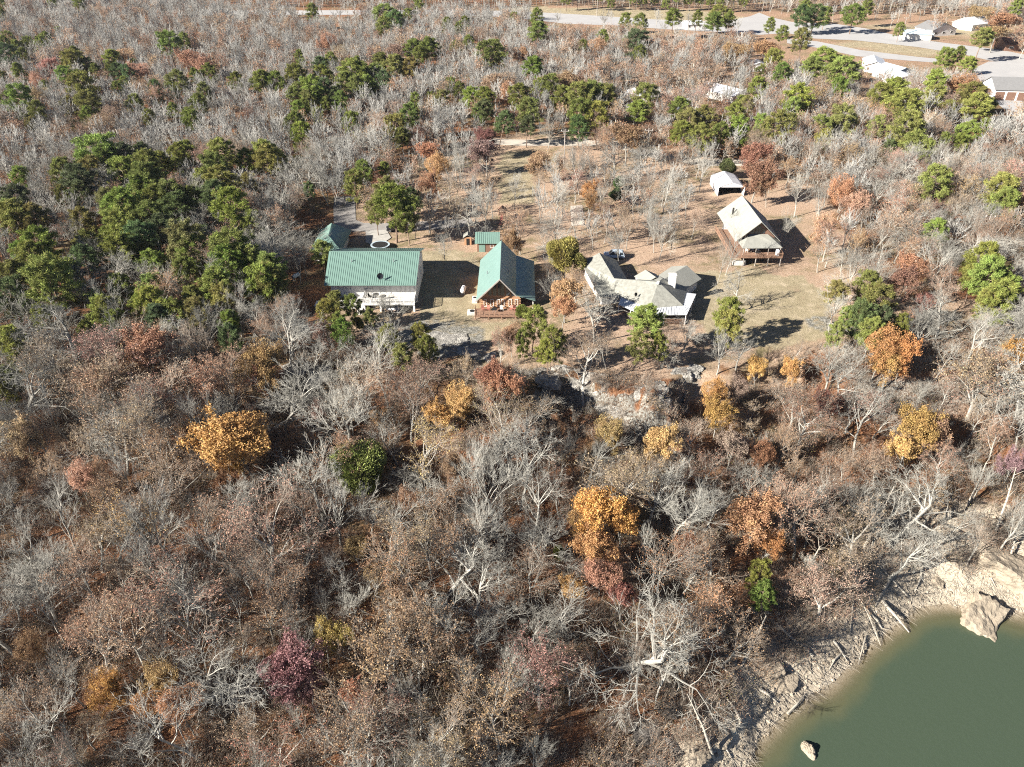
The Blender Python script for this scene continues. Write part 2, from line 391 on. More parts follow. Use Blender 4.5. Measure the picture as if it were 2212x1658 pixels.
ribs(mb, A_, B_, C_, D_, .42); ribs(mb, B_, A_, G_, E_, .42)
mb.tube((x0-.9, ry, RZ+.03), (x1+.5, ry, RZ+.03), .1, n=6)
rf = mb.build('roof', M['greenmetal'], h)
mb = MB(); mb.tube((-31.8, 139.5, 6.9), (-31.8, 139.5, 7.8), .09, n=8); sub(mb.build('vent_pipe', M['steel'], h), rf)
mb = MB(); mb.tube((-23.5, 139.5, 6.9), (-23.5, 139.5, 7.8), .09, n=8); sub(mb.build('vent_pipe', M['steel'], h), rf)
d = empty('satellite_dish', (-25.9, 134.9, 5.5), 'dark satellite dish on the front eave of the green roofed white house', 'satellite dish')
mb = MB(); q = Vector((.35, -.8, .35)).to_track_quat('Z', 'Y'); cc = Vector((-25.6, 134.7, 6.4)); prev = None
for k in range(4):
    r_ = .62*k/3; ring = [cc+q@Vector((r_*math.cos(i*.5236), r_*math.sin(i*.5236), .16*(k/3)**2)) for i in range(12)]
    if prev: [mb.face([prev[i], prev[(i+1) % 12], ring[(i+1) % 12], ring[i]]) for i in range(12)]
    prev = ring
mb.build('reflector', M['blackpaint'], d); mb = MB(); mb.tube((-25.9, 134.95, 5.5), cc, .05, n=5); mb.build('mast', M['steel'], d)
mb = MB(); mb.tube(cc+q@Vector((0, -.6, .15)), cc+q@Vector((0, -.3, .95)), .03, n=4); mb.build('feed_arm', M['steel'], d)
# upper windows, big windows on the right
for a in (-34.2, -32.9): windowp(h, a, a+1.1, yf, 2.9, 4.3)
windowp(h, -29.3, -27.5, yf, 3.0, 4.3, 2); windowp(h, -26.2, -24.0, yf, 2.0, 4.3, 2)
for k in range(4): windowp(h, -22.9+k*.93, -22.05+k*.93, yf, 2.2, 4.6)
for k in range(2): windowp(h, -25.6+k*3.2, -23.6+k*3.2, yf, .2, 1.5, 2)
for yy in (138.5, 143.5): windowp(h, yy, yy+1.1, x1, 2.6, 3.9, ax='x', sgn=1)
mb = MB(); mb.box(-29.0, -18.9, 131.9, yf-.02, 1.78, 1.95); mb.build('deck', M['offwhite'], h)
mb = MB(); mb.box(-29.0, -18.9, 131.8, 131.88, 1.55, 2.0); mb.build('fascia', M['white'], h)
for xx in (-28.8, -25.6, -22.3, -19.1):
    mb = MB(); mb.box(xx-.18, xx+.18, 131.95, 132.31, -1.2, 1.77); mb.build('post', M['white'], h)
railing(h, [(-29, yf-.1), (-29, 131.9), (-18.9, 131.9), (-18.9, yf-.1)], 1.95, mat='white')
mb = MB(); mb.box(-34.8, -29.05, 133.2, yf-.02, gz-.4, 1.5); mb.box(-34.8, -29.05, 133.15, 133.3, 1.5, 2.0); mb.build('terrace', M['stonewhite'], h)
mb = MB()
for k in range(8): mb.box(-30.2, -29.1, 132.9-.28*(k+1), 132.9-.28*k, gz-.3, 1.5-.2*k)
mb.build('stairs', M['offwhite'], h)
mb = MB(); mb.box(-24.7, -21.9, 132.5, 133.6, -.2, .45); o = tag(mb.build('storage_bin', M['tarp'], bevel=.15), 'white covered bin lying beneath the raised deck of the white house', 'bin')
def patio_table(x, y, z, lab, mat='dark'):
    r_ = empty('patio_table', (x, y, z), lab, 'table')
    mb = MB(); mb.tube((x, y, z+.7), (x, y, z+.75), .6, n=12); mb.build('table_top', M[mat], r_)
    for a in range(4):
        mb = MB(); mb.tube((x+.4*math.cos(a*1.57+.7), y+.4*math.sin(a*1.57+.7), z), (x+.3*math.cos(a*1.57+.7), y+.3*math.sin(a*1.57+.7), z+.7), .03, n=4); mb.build('leg', M['steel'], r_)
def deck_chair(x, y, z, rz, lab, mat, grp):
    r_ = empty('deck_chair', (x, y, z), lab, 'chair', grp, rz, False)
    mb = MB(); mb.box(-.28, .28, -.28, .28, .4, .46); mb.build('seat', M[mat], r_)
    mb = MB(); mb.slab([(-.28, .26, .46), (.28, .26, .46), (.28, .42, 1.0), (-.28, .42, 1.0)], .05); mb.build('backrest', M[mat], r_)
    for a in (-1, 1):
        for c_ in (-1, 1):
            mb = MB(); mb.tube((a*.25, c_*.25, 0), (a*.25, c_*.25, .4), .03, n=4); mb.build('leg', M[mat], r_)
patio_table(-26.7, 134.3, 1.95, 'dark round table on the raised deck of the white house')
deck_chair(-27.8, 134.0, 1.95, 1.2, 'dark chair on the white deck, left of the round table', 'dark', 'chairs on the white deck')
deck_chair(-25.3, 133.6, 1.95, -1.4, 'dark chair on the white deck, right of the round table', 'dark', 'chairs on the white deck')
# hot tub on the left
d = empty('hot_tub', (-37.6, 133.8, -.3), 'white covered hot tub beside the left end of the white house', 'hot tub')
mb = MB(); mb.box(-38.7, -36.6, 132.8, 134.9, -.5, .8); mb.build('shell', M['offwhite'], d, bevel=.1)
mb = MB(); mb.box(-38.75, -36.55, 132.75, 134.95, .8, .95); mb.build('cover', M['tarp'], d, bevel=.05)
# --- green roofed garage behind it
g = house_root('garage', -37.5, 160, 'green roofed garage with white end wall, behind the white house', 'garage')
gp = [U(690, 500, 2.6), U(722, 476, 2.6), U(757, 492, 2.6), U(752, 535, 2.6), U(710, 528, 2.6)]
ax_, bx_ = -44.5, -37.0
mb = MB(); mb.box(-43.6, -38.0, 155.5, 166.5, 0, 2.6); mb.build('wall', M['white'], g)
mb = MB(); r1, r2 = (-41.2, 165.5, 4.9), (-40.6, 158.5, 4.9)
mb.slab([r1, r2, (-37.4, 155.2, 2.5), (-37.2, 167, 2.5)][::-1], .1); mb.slab([r1, (-44.4, 167.2, 2.5), (-44.3, 155.3, 2.5), r2][::-1], .1); mb.slab([r2, (-44.3, 155.3, 2.5), (-37.4, 155.2, 2.5)][::-1], .1); mb.slab([r1, (-37.2, 167, 2.5), (-44.4, 167.2, 2.5)][::-1], .1)
ribs(mb, r1, r2, (-37.4, 155.2, 2.5), (-37.2, 167, 2.5), .45)
mb.build('roof', M['greenmetal'], g); windowp(g, 158, 159.2, -38.0, 1, 2, ax='x', sgn=1)
# --- log cabin
h = house_root('log_cabin', -2.3, 139, 'honey log cabin with steep green gable roof and tall front windows')
mb = MB(); Y0, Y1 = 132.4, 147.6
mb.prism([(-6.1, Y0), (1.5, Y0), (1.5, Y1), (-6.1, Y1)], -.6, 3.2)
mb.solid([(-6.05, Y0+.001, 3.2), (1.45, Y0+.001, 3.2), (1.2, Y0+.001, 3.6), (-2.3, Y0+.001, 7.45), (-5.8, Y0+.001, 3.6)], [(-6.05, Y1, 3.2), (1.45, Y1, 3.2), (1.2, Y1, 3.6), (-2.3, Y1, 7.45), (-5.8, Y1, 3.6)])
for k in range(9): mb.tube((-6.35, Y0-.03, -.3+.38*k), (1.7, Y0-.03, -.3+.38*k), .10, n=6)
mb.build('wall', M['log'], h)
mb = MB(); rF, rB = (-2.3, 130.2, 7.9), (-2.2, 148.6, 7.9)
wL = [(-6.9, 130.9, 3.2), (-6.7, 149.0, 3.2)]; vR = [(.75, 130.9, 4.35), (.9, 148.9, 4.35)]; pR = [(4.5, 131.6, 2.9), (4.7, 149.2, 2.9)]
mb.slab([rF, rB, wL[1], wL[0]], .14)
mb.slab([rB, rF, vR[0], vR[1]], .14)
vI = (1.0, 133.5, 4.3)
mb.slab([vR[1], vR[0], (3.6, 133.4, 3.25), pR[1]], .12)
ribs(mb, rB, rF, wL[0], wL[1], .6, .02, .03); ribs(mb, rB, rF, vR[0], vR[1], .6, .02, .03)
ribs(mb, vR[1], vR[0], (3.6, 133.4, 3.25), pR[1], .6, .02, .03)
mb.slab([vR[0], (1.0, 130.95, 4.1), (4.5, 131.3, 2.85), (3.6, 133.4, 3.25)][::-1], .12)
mb.slab([(3.6, 133.4, 3.25), (4.5, 131.3, 2.85), pR[1]], .12)
rf = mb.build('roof', M['greendark'], h)
for q in ((-4.9, 138, 5.3), (-.6, 137.2, 6.0)):
    mb = MB(); mb.tube(q, (q[0], q[1], q[2]+.6), .08, n=6); sub(mb.build('vent_pipe', M['steel'], h), rf)
mb = MB()                                         # barge boards
mb.solid([(-7.0, 130.1, 3.3), (-2.3, 130.1, 8.0), (-2.3, 130.1, 7.7), (-7.0, 130.1, 3.0)], [(-7.0, 130.25, 3.3), (-2.3, 130.25, 8.0), (-2.3, 130.25, 7.7), (-7.0, 130.25, 3.0)])
mb.solid([(-2.3, 130.1, 8.0), (.9, 130.1, 4.4), (.9, 130.1, 4.1), (-2.3, 130.1, 7.7)], [(-2.3, 130.25, 8.0), (.9, 130.25, 4.4), (.9, 130.25, 4.1), (-2.3, 130.25, 7.7)])
mb.build('barge_board', M['pole'], h)
for xa, xb, zl, zr in ((-4.55, -3.95, 4.6, 5.15), (-3.7, -3.0, 5.35, 6.0), (-2.75, -2.3, 6.3, 6.75), (-2.2, -1.45, 6.7, 5.95), (-1.15, -.45, 5.7, 4.95), (-.15, .5, 4.6, 4.05)):
    mb = MB(); mb.solid([(xa, Y0-.2, 3.45), (xb, Y0-.2, 3.45), (xb, Y0-.2, zr), (xa, Y0-.2, zl)][::-1], [(xa, Y0-.1, 3.45), (xb, Y0-.1, 3.45), (xb, Y0-.1, zr), (xa, Y0-.1, zl)][::-1]); mb.build('gable_window', M['glass'], h)
for xa in (-5.5, -4.2, -2.95, -2.1, -.65, .55): windowp(h, xa, xa+.62, Y0-.12, 1.05, 2.65, 1, 'white', 'curtain')
mb = MB(); mb.box(-7.1, 4.2, 129.0, Y0-.15, .45, .65); mb.box(1.6, 4.3, Y0-.15, 148.4, .45, .65); mb.build('deck', M['cedar'], h)
railing(h, [(-7.1, 131.6), (-7.1, 129), (4.2, 129)], .65, mat='cedar', step=.9, r=.05)
for xx in (-7, -4.5, -2, .7, 4): mb = MB(); mb.tube((xx, 129.1, -1), (xx, 129.1, .45), .1, n=5); mb.build('deck_post', M['cedar'], h)
for yy in (131.9, 136, 140, 144, 148.2): mb = MB(); mb.tube((4.1, yy, .6), (4.1, yy, 2.95), .1, n=6); mb.build('porch_post', M['offwhite'], h)
patio_table(-3.4, 130.7, .65, 'dark patio table on the deck of the log cabin')
for k, (xx, rz) in enumerate(((-5.6, .3), (-4.6, -.2), (-2.0, .2), (-.2, -.4), (.6, .5))):
    deck_chair(xx, 131.3, .65, rz, ['leftmost reddish chair on the log cabin deck', 'second reddish chair from the left on the cabin deck', 'pale chair right of the table on the cabin deck', 'reddish chair by the right windows of the cabin deck', 'rightmost reddish chair on the cabin deck'][k], 'offwhite' if k == 2 else 'red', 'chairs on the cabin deck')
for (p, lab, sx, sy, hh_) in (((1020, 678), 'white utility cabinet at the left corner of the cabin deck', .9, .7, .6), ((1026, 652), 'grey and white air conditioner beside the cabin left wall', .5, .8, .9)):
    X, Y = U(*p, 0); d = empty('air_conditioner' if 'air' in lab else 'utility_cabinet', (X, Y, -.4), lab, 'appliance')
    mb = MB(); mb.box(X-sx, X+sx, Y-sy, Y+sy, -.5, hh_); mb.build('casing', M['offwhite'], d, bevel=.05)
    mb = MB(); mb.tube((X, Y, hh_), (X, Y, hh_+.05), min(sx, sy)*.7, n=12); mb.build('fan_cover', M['dark'], d)
# --- garden sheds behind the cabin
X, Y = U(1053, 545, 0)
h = house_root('garden_shed', X, Y+2, 'small reddish brown shed with pale green roof behind the log cabin', 'shed')
mb = MB(); mb.box(X-2.3, X+2.3, Y, Y+4, 0, 2.3); mb.build('wall', M['brown'], h)
mb = MB(); mb.slab([(X-2.8, Y+3.2, 3.5), (X+2.8, Y+3.2, 3.5), (X+2.8, Y-.5, 2.3), (X-2.8, Y-.5, 2.3)], .1); mb.slab([(X+2.8, Y+3.2, 3.5), (X-2.8, Y+3.2, 3.5), (X-2.8, Y+5, 2.3), (X+2.8, Y+5, 2.3)], .1)
ribs(mb, (X-2.8, Y+3.2, 3.5), (X+2.8, Y+3.2, 3.5), (X+2.8, Y-.5, 2.3), (X-2.8, Y-.5, 2.3), .45); mb.build('roof', M['greenmetal'], h)
mb = MB(); mb.box(X-1.9, X-.5, Y-.06, Y-.01, .05, 1.95); mb.build('door', M['greenmetal'], h); windowp(h, X+.6, X+1.4, Y, 1.0, 1.8)
X, Y = U(1011, 530, 0)
h = house_root('tool_shed', X, Y+1, 'tiny pale shed left of the green roofed shed', 'shed')
mb = MB(); mb.box(X-.8, X+.8, Y, Y+1.8, 0, 1.9); mb.build('wall', M['log'], h)
mb = MB(); mb.slab([(X, Y-.2, 2.6), (X, Y+2, 2.6), (X-1.1, Y+2, 1.9), (X-1.1, Y-.2, 1.9)], .08); mb.slab([(X, Y+2, 2.6), (X, Y-.2, 2.6), (X+1.1, Y-.2, 1.9), (X+1.1, Y+2, 1.9)], .08); mb.build('roof', M['shingle'], h)
mb = MB(); mb.box(X-.35, X+.35, Y-.05, Y-.01, 0, 1.6); mb.build('door', M['dark'], h)
# --- grey ranch house
h = house_root('ranch_house', 27, 137, 'sprawling pale grey shingle roofed ranch house with angled wings and white metal porch roof')
wl = MB()
wl.prism([(15.6, 145.6), (17.7, 134.4), (22.4, 136), (23.2, 142), (21.9, 150.4), (15.2, 149.4)], -.4, 2.45)
wl.prism([(20.4, 139), (21.9, 133.6), (26.4, 129.7), (32.2, 130.7), (34.4, 137.2), (30, 141)], -1.2, 2.5)
wl.prism([(30.2, 142.3), (33.8, 146.6), (38.0, 141.8), (34.6, 137.4)], -.4, 2.46)
wl.prism([(25.4, 139.5), (25.4, 142.4), (29.0, 143), (29.2, 139)], -.4, 2.44)
wl.build('wall', M['white'], h)
rf = MB(); rN, rS = (18.5, 149.9, 4.5), (20.3, 137.6, 4.5); pk = (28.3, 133.6, 5.7); pkN = (29.6, 136.2, 5.2)
rf.slab([rN, (14.7, 149.3, 2.5), (17.2, 133.6, 2.5), (21.3, 133.3, 2.55), rS], .15)
rf.slab([rN, rS, (23.5, 140.9, 2.55), (22.3, 150.7, 2.5)], .15)
rf.slab([rS, (21.3, 133.3, 2.56), (26.2, 128.9, 2.5), pk], .15)
rf.slab([pk, (26.2, 128.9, 2.5), (32.8, 130.0, 2.5)], .15)
rf.slab([pk, (32.8, 130.0, 2.5), (35.1, 137.7, 2.5), pkN], .15)
rf.slab([rS, pk, pkN, (28.5, 141.2, 2.6), (23.5, 140.9, 2.57)], .15)
rf.slab([pkN, (35.1, 137.7, 2.51), (30.2, 143, 2.5), (28.5, 141.2, 2.61)], .15)
roof = rf.build('roof', M['shingle'], h)
rf = MB(); a_, b_ = (35.9, 143.8, 4.4), (29.6, 136.9, 4.4)
rf.slab([a_, (33.6, 147.4, 2.5), (29.6, 142.4, 2.52), b_], .15); rf.slab([a_, b_, (34.6, 137.0, 2.52), (38.7, 141.5, 2.5)], .15); rf.slab([a_, (38.7, 141.5, 2.5), (33.6, 147.4, 2.5)], .12)
rf.build('back_roof', M['shingle2'], h)
rf = MB(); rf.slab([(27.3, 142.6, 4.0), (25.0, 141.9, 2.9), (26.6, 138.3, 3.0), (28.8, 139, 4.1)], .12); rf.slab([(27.3, 142.6, 4.0), (28.8, 139, 4.1), (30.6, 139.8, 2.9), (29.6, 143.2, 2.8)], .12); rf.build('dormer_roof', M['shingle2'], h)
po = MB(); inn = [(21.3, 133.4, 2.5), (26.2, 128.95, 2.42), (32.8, 130.05, 2.42), (34.4, 135.5, 2.42)]; out = [(20.6, 131.2, 2.1), (24.6, 126.9, 2.1), (33.0, 127.0, 2.1), (36.5, 135.6, 2.1)]
for i in range(3):
    po.slab([inn[i], inn[i+1], out[i+1], out[i]][::-1], .08); ribs(po, inn[i], inn[i+1], out[i+1], out[i], .45, .03, .05)
po.build('porch_roof', M['whitemetal'], h)
pts_ = [(20.7, 131.3), (24.7, 127.1), (28.8, 127.1), (32.9, 127.2), (34.8, 131.4), (36.3, 135.3)]
for (xx, yy) in pts_+[(22.7, 129.2)]:
    mb = MB(); mb.tube((xx, yy, -2), (xx, yy, 2.1), .08, n=5); mb.build('porch_post', M['white'], h)
mb = MB(); mb.solid([(20.7, 131.3, .3), (24.7, 127.1, .3), (32.9, 127.2, .3), (36.3, 135.3, .3), (33.5, 135.5, .3), (32.2, 130.4, .3), (26.4, 129.5, .3), (21.9, 133.2, .3)], [(20.7, 131.3, .1), (24.7, 127.1, .1), (32.9, 127.2, .1), (36.3, 135.3, .1), (33.5, 135.5, .1), (32.2, 130.4, .1), (26.4, 129.5, .1), (21.9, 133.2, .1)]); mb.build('porch_floor', M['cedar'], h)
railing(h, [p for p in pts_], .3, mat='pole', step=.5, r=.015)
mb = MB(); mb.box(30.6, 31.9, 134.6, 135.6, 3, 6.5); ch = mb.build('chimney', M['white'], h); mb = MB(); mb.box(30.5, 32.0, 134.5, 135.7, 6.5, 6.65); sub(mb.build('chimney_cap', M['offwhite'], h), ch)
mb = MB(); mb.tube((28.2, 133.2, 5.5), (28.2, 133.2, 5.95), .3, n=10); sub(mb.build('roof_vent', M['offwhite'], h), roof)
mb = MB(); mb.tube((23.8, 131.9, 3.3), (23.8, 131.9, 3.9), .04, n=5); mb.tube((23.8, 131.8, 3.95), (23.9, 131.7, 4.0), .35, n=10); d = tag(mb.build('satellite_dish', M['dark']), 'small satellite dish on the grey ranch house roof slope', 'satellite dish')
for (xa, ya, xb, yb_) in ((16.1, 143.6, 16.35, 142.3), (16.7, 140.1, 16.95, 138.8)):
    mb = MB(); mb.solid([(xa-.12, ya, 1), (xb-.12, yb_, 1), (xb-.12, yb_, 2), (xa-.12, ya, 2)], [(xa, ya, 1), (xb, yb_, 1), (xb, yb_, 2), (xa, ya, 2)]); mb.build('window', M['glass'], h)
# --- brown chalet
h = house_root('chalet', 54, 164, 'brown timber chalet with pale grey gable roof and wraparound deck on posts')
Y0, Y1 = 158.2, 172.5
mb = MB(); mb.prism([(50.2, Y0), (58.0, Y0), (58.0, Y1), (50.2, Y1)], 2.3, 4.6)
mb.solid([(50.2, Y0, 4.6), (58, Y0, 4.6), (54.1, Y0, 8.15)], [(50.2, Y1, 4.6), (58, Y1, 4.6), (54.1, Y1, 8.15)]); mb.build('wall', M['brown'], h)
mb = MB(); mb.prism([(50.3, Y0+.3), (57.9, Y0+.3), (57.9, Y1), (50.3, Y1)], -.4, 2.3); mb.build('lower_wall', M['stonewhite'], h)
mb = MB(); a_, b_ = (54.1, 156.8, 8.6), (53.9, 173.2, 8.6)
mb.slab([a_, b_, (48.9, 174, 4.0), (49.1, 156.6, 4.2)], .16); mb.slab([b_, a_, (58.9, 156.6, 4.2), (60.6, 173.8, 2.9)], .16); mb.build('roof', M['shingle2'], h)
mb = MB(); tp = (54.1, 158.1, 5.3); mb.slab([(52.2, 158.15, 5.2), tp, (56.4, 158.15, 5.2), (58.6, 153.9, 3.9), (49.9, 153.7, 3.9)][::-1], .14)
mb.slab([(52.2, 158.15, 5.2), (49.9, 153.7, 3.9), (49.8, 157.5, 3.95)], .1); mb.slab([(56.4, 158.15, 5.2), (58.8, 157.5, 3.95), (58.6, 153.9, 3.9)], .1); mb.build('porch_roof', M['shingle2'], h)
for xa, xb, zl, zr in ((52.6, 53.3, 6.2, 6.7), (53.5, 54.05, 6.9, 7.3), (54.15, 54.7, 7.3, 6.9), (54.9, 55.6, 6.7, 6.2)):
    mb = MB(); mb.solid([(xa, Y0-.08, 5.4), (xb, Y0-.08, 5.4), (xb, Y0-.08, zr), (xa, Y0-.08, zl)][::-1], [(xa, Y0-.02, 5.4), (xb, Y0-.02, 5.4), (xb, Y0-.02, zr), (xa, Y0-.02, zl)][::-1]); mb.build('gable_window', M['glass'], h)
windowp(h, 51.2, 52.6, Y0, 2.6, 4.0, 2); windowp(h, 53.4, 55.0, Y0, 2.5, 4.3, 2); windowp(h, 55.8, 57.2, Y0, 2.7, 4.0, 2)
mb = MB(); mb.box(47.4, 58.5, 152.4, Y0, 2.1, 2.3); mb.box(47.4, 50.2, Y0, 168, 2.1, 2.3); mb.build('deck', M['cedar'], h)
railing(h, [(47.4, 168), (47.4, 152.4), (58.5, 152.4), (58.5, Y0)], 2.3, mat='cedar', step=.22)
for xx in (47.6, 50.2, 52.9, 55.6, 58.3): mb = MB(); mb.tube((xx, 152.6, -.6), (xx, 152.6, 2.1), .12, n=5); mb.build('deck_post', M['pole'], h)
for xx in (50.3, 53.0, 55.7, 58.3): mb = MB(); mb.tube((xx, 153.9, 2.3), (xx, 153.9, 3.85), .09, n=5); mb.build('porch_post', M['pole'], h)
mb = MB(); mb.box(48.2, 50.9, 152.9, 153.5, -.4, 1.1); mb.box(50.95, 58.8, 151.9, 153.2, -.4, .12); mb.build('stone_terrace', M['stonewhite'], h)
mb = MB(); mb.tube((51.0, 168.5, 5.5), (51.0, 168.5, 7.3), .22, n=8); mb.build('flue', M['dark'], h)
mb = MB(); mb.box(57.2, 57.9, 152.8, 153.8, 2.3, 3.7); tag(mb.build('folded_parasol', M['tarp'], bevel=.2), 'white covered grill standing on the chalet deck right end', 'grill cover').name = 'grill_cover'
for k in range(3): deck_chair(51.4+1.3*k, 155.2, 2.3, .2*k-.2, ['left', 'middle', 'right'][k]+' pale chair under the chalet porch roof', 'offwhite', 'chairs on the chalet deck')
patio_table(53.3, 153.2, 2.3, 'dark table on the front deck of the brown chalet')
# --- white vinyl carport
h = house_root('carport', 58, 200, 'white vinyl covered carport with open front behind the chalet', 'carport')
prof = [(54.6, 0), (54.6, 2.3), (55.4, 2.75), (58.1, 3.6), (60.8, 2.75), (61.6, 2.3), (61.6, 0)]
mb = MB()
for (a_, b_) in zip(prof, prof[1:]):
    mb.solid([(a_[0], 196.4, a_[1]), (a_[0], 206, a_[1]), (b_[0], 206, b_[1]), (b_[0], 196.4, b_[1])], [(a_[0]+.08*(1 if a_[0] < 58 else -1), 196.4, a_[1]-.08), (a_[0]+.08*(1 if a_[0] < 58 else -1), 206, a_[1]-.08), (b_[0]+.08*(1 if b_[0] < 58.1 else -1), 206, b_[1]-.08), (b_[0]+.08*(1 if b_[0] < 58.1 else -1), 196.4, b_[1]-.08)])
mb.build('cover', M['tarp'], h); mb = MB(); mb.solid([(a_, 205.9, b_) for a_, b_ in prof], [(a_, 205.8, b_) for a_, b_ in prof]); mb.build('back_wall', M['tarp'], h)
mb = MB(); mb.solid([(a_, 196.5, b_) for a_, b_ in prof[1:6]], [(a_, 196.6, b_) for a_, b_ in prof[1:6]]); mb.build('front_gable', M['tarp'], h)
for k in range(5):
    mb = MB()
    for (a_, b_) in zip(prof, prof[1:]): mb.tube((58.1+(a_[0]-58.1)*.98, 196.8+2.2*k, a_[1]*.96), (58.1+(b_[0]-58.1)*.98, 196.8+2.2*k, b_[1]*.96), .05, n=4)
    mb.build('hoop', M['steel'], h)
mb = MB(); mb.box(56.2, 58.3, 200, 204, .3, 1.2); mb.box(59.3, 60.3, 199, 200.2, 0, 1.1); tag(mb.build('covered_trailer', M['dark'], bevel=.1), 'dark covered trailer parked inside the white carport', 'trailer')
# --- far houses
def simple_house(x0, x1, y0, y1, eave, ridge, axis_, wall, roofm, label, name='house', doors=0, rz=0, cat='house', doormat='brown', open_=False):
    cx, cyy = (x0+x1)/2, (y0+y1)/2; hx, hy = (x1-x0)/2, (y1-y0)/2
    h = empty(name, (cx, cyy, 0), label, cat, None, rz, False)
    mb = MB(); mb.box(-hx, hx, -hy, hy, 0, eave)
    k = .25
    if axis_ == 'x': mb.solid([(-hx, -hy, eave), (-hx, hy, eave), (-hx, 0, ridge-.25)], [(hx, -hy, eave), (hx, hy, eave), (hx, 0, ridge-.25)])
    else: mb.solid([(-hx, -hy, eave), (hx, -hy, eave), (0, -hy, ridge-.25)], [(-hx, hy, eave), (hx, hy, eave), (0, hy, ridge-.25)])
    mb.build('wall', M[wall], h); o_ = .5; mb = MB(); e_ = eave-.15
    if axis_ == 'x':
        mb.slab([(-hx-o_, 0, ridge), (hx+o_, 0, ridge), (hx+o_, -hy-o_, e_), (-hx-o_, -hy-o_, e_)], .12); mb.slab([(hx+o_, 0, ridge), (-hx-o_, 0, ridge), (-hx-o_, hy+o_, e_), (hx+o_, hy+o_, e_)], .12)
    else:
        mb.slab([(0, -hy-o_, ridge), (0, hy+o_, ridge), (-hx-o_, hy+o_, e_), (-hx-o_, -hy-o_, e_)], .12); mb.slab([(0, hy+o_, ridge), (0, -hy-o_, ridge), (hx+o_, -hy-o_, e_), (hx+o_, hy+o_, e_)], .12)
    mb.build('roof', M[roofm], h)
    for k in range(doors):
        w_ = 2*hx/doors; mb = MB(); mb.box(-hx+w_*(k+.1), -hx+w_*(k+.9), -hy-.06, -hy-.01, .05, min(eave-.4, 3.0)); mb.build('garage_door', M[doormat], h)
    if not doors:
        for k in range(3): f = 2*hx/3; windowp(h, -hx+f*(k+.3), -hx+f*(k+.65), -hy, 1.0, 2.1)
    windowp(h, -hy*.4, hy*.1, hx, 1.0, 2.1, ax='x', sgn=1)
    return h
def fh(p, w_, l_, *a, **k):
    X, Y = U(*p, 0); return simple_house(X-w_/2, X+w_/2, Y-l_/2, Y+l_/2, *a, **k)
fh((1976, 84), 13, 9, 3, 4.3, 'x', 'white', 'bluemetal', 'long white garage building with pale doors beside the highway', 'garage', doors=3, doormat='offwhite', rz=-.12, cat='garage')
fh((2018, 74), 16, 12, 3.2, 6, 'y', 'white', 'greyroof', 'white gabled house behind the roadside garage with hipped grey roof', rz=.35)
fh((2095, 62), 15, 12, 3.2, 6, 'x', 'white', 'whitemetal', 'white house with blown out pale roof at the top right', rz=.5)
fh((2195, 106), 18, 12, 3.0, 5.5, 'x', 'brown', 'brown', 'dark brown house at the right edge under the russet trees')
fh((1885, 150), 8, 15, 3, 4.5, 'y', 'white', 'whitemetal', 'narrow white roofed house below the frontage road, leftmost of the cluster', rz=-.3)
fh((1928, 168), 12, 11, 3, 5, 'y', 'bluemetal', 'bluemetal', 'house with pale blue metal roof among the trees below the frontage road', rz=.35)
fh((1945, 184), 15, 9, 3, 4.8, 'y', 'white', 'whitemetal', 'white gabled house nearest the pines in the far right cluster', rz=.1)
fh((2190, 210), 20, 12, 4.0, 7.2, 'x', 'white', 'greyroof', 'white garage with grey roof and row of brown garage doors at right edge', 'garage', doors=5, cat='garage', rz=-.12)
fh((1376, 228), 13, 11, 3, 5, 'y', 'white', 'whitemetal', 'white house half hidden behind bare trees beside the pine grove', rz=.1)
fh((1484, 245), 6, 13, 2.8, 3.8, 'y', 'bluemetal', 'bluemetal', 'pale blue metal roofed shed among trees right of centre', 'metal_shed', rz=-.25, cat='shed')
fh((1562, 212), 9, 17, 3.0, 4.6, 'y', 'offwhite', 'tarp', 'cream barn with long white roof in the bare woods', 'barn', rz=.62, cat='barn')
fh((1634, 152), 6, 7, 2.8, 4, 'y', 'white', 'whitemetal', 'tiny white roofed shed deep in the bare woods right of centre', 'shed', cat='shed')
fh((1495, 62), 9, 7, 2.8, 4.2, 'x', 'white', 'whitemetal', 'small white house behind pines just below the highway', rz=.2)
fh((60, 8), 22, 12, 3.5, 5.5, 'x', 'white', 'whitemetal', 'long pale roofed building at the top left corner')
fh((150, 3), 22, 12, 3.5, 5.5, 'x', 'white', 'whitemetal', 'pale building at the top edge right of the corner one')

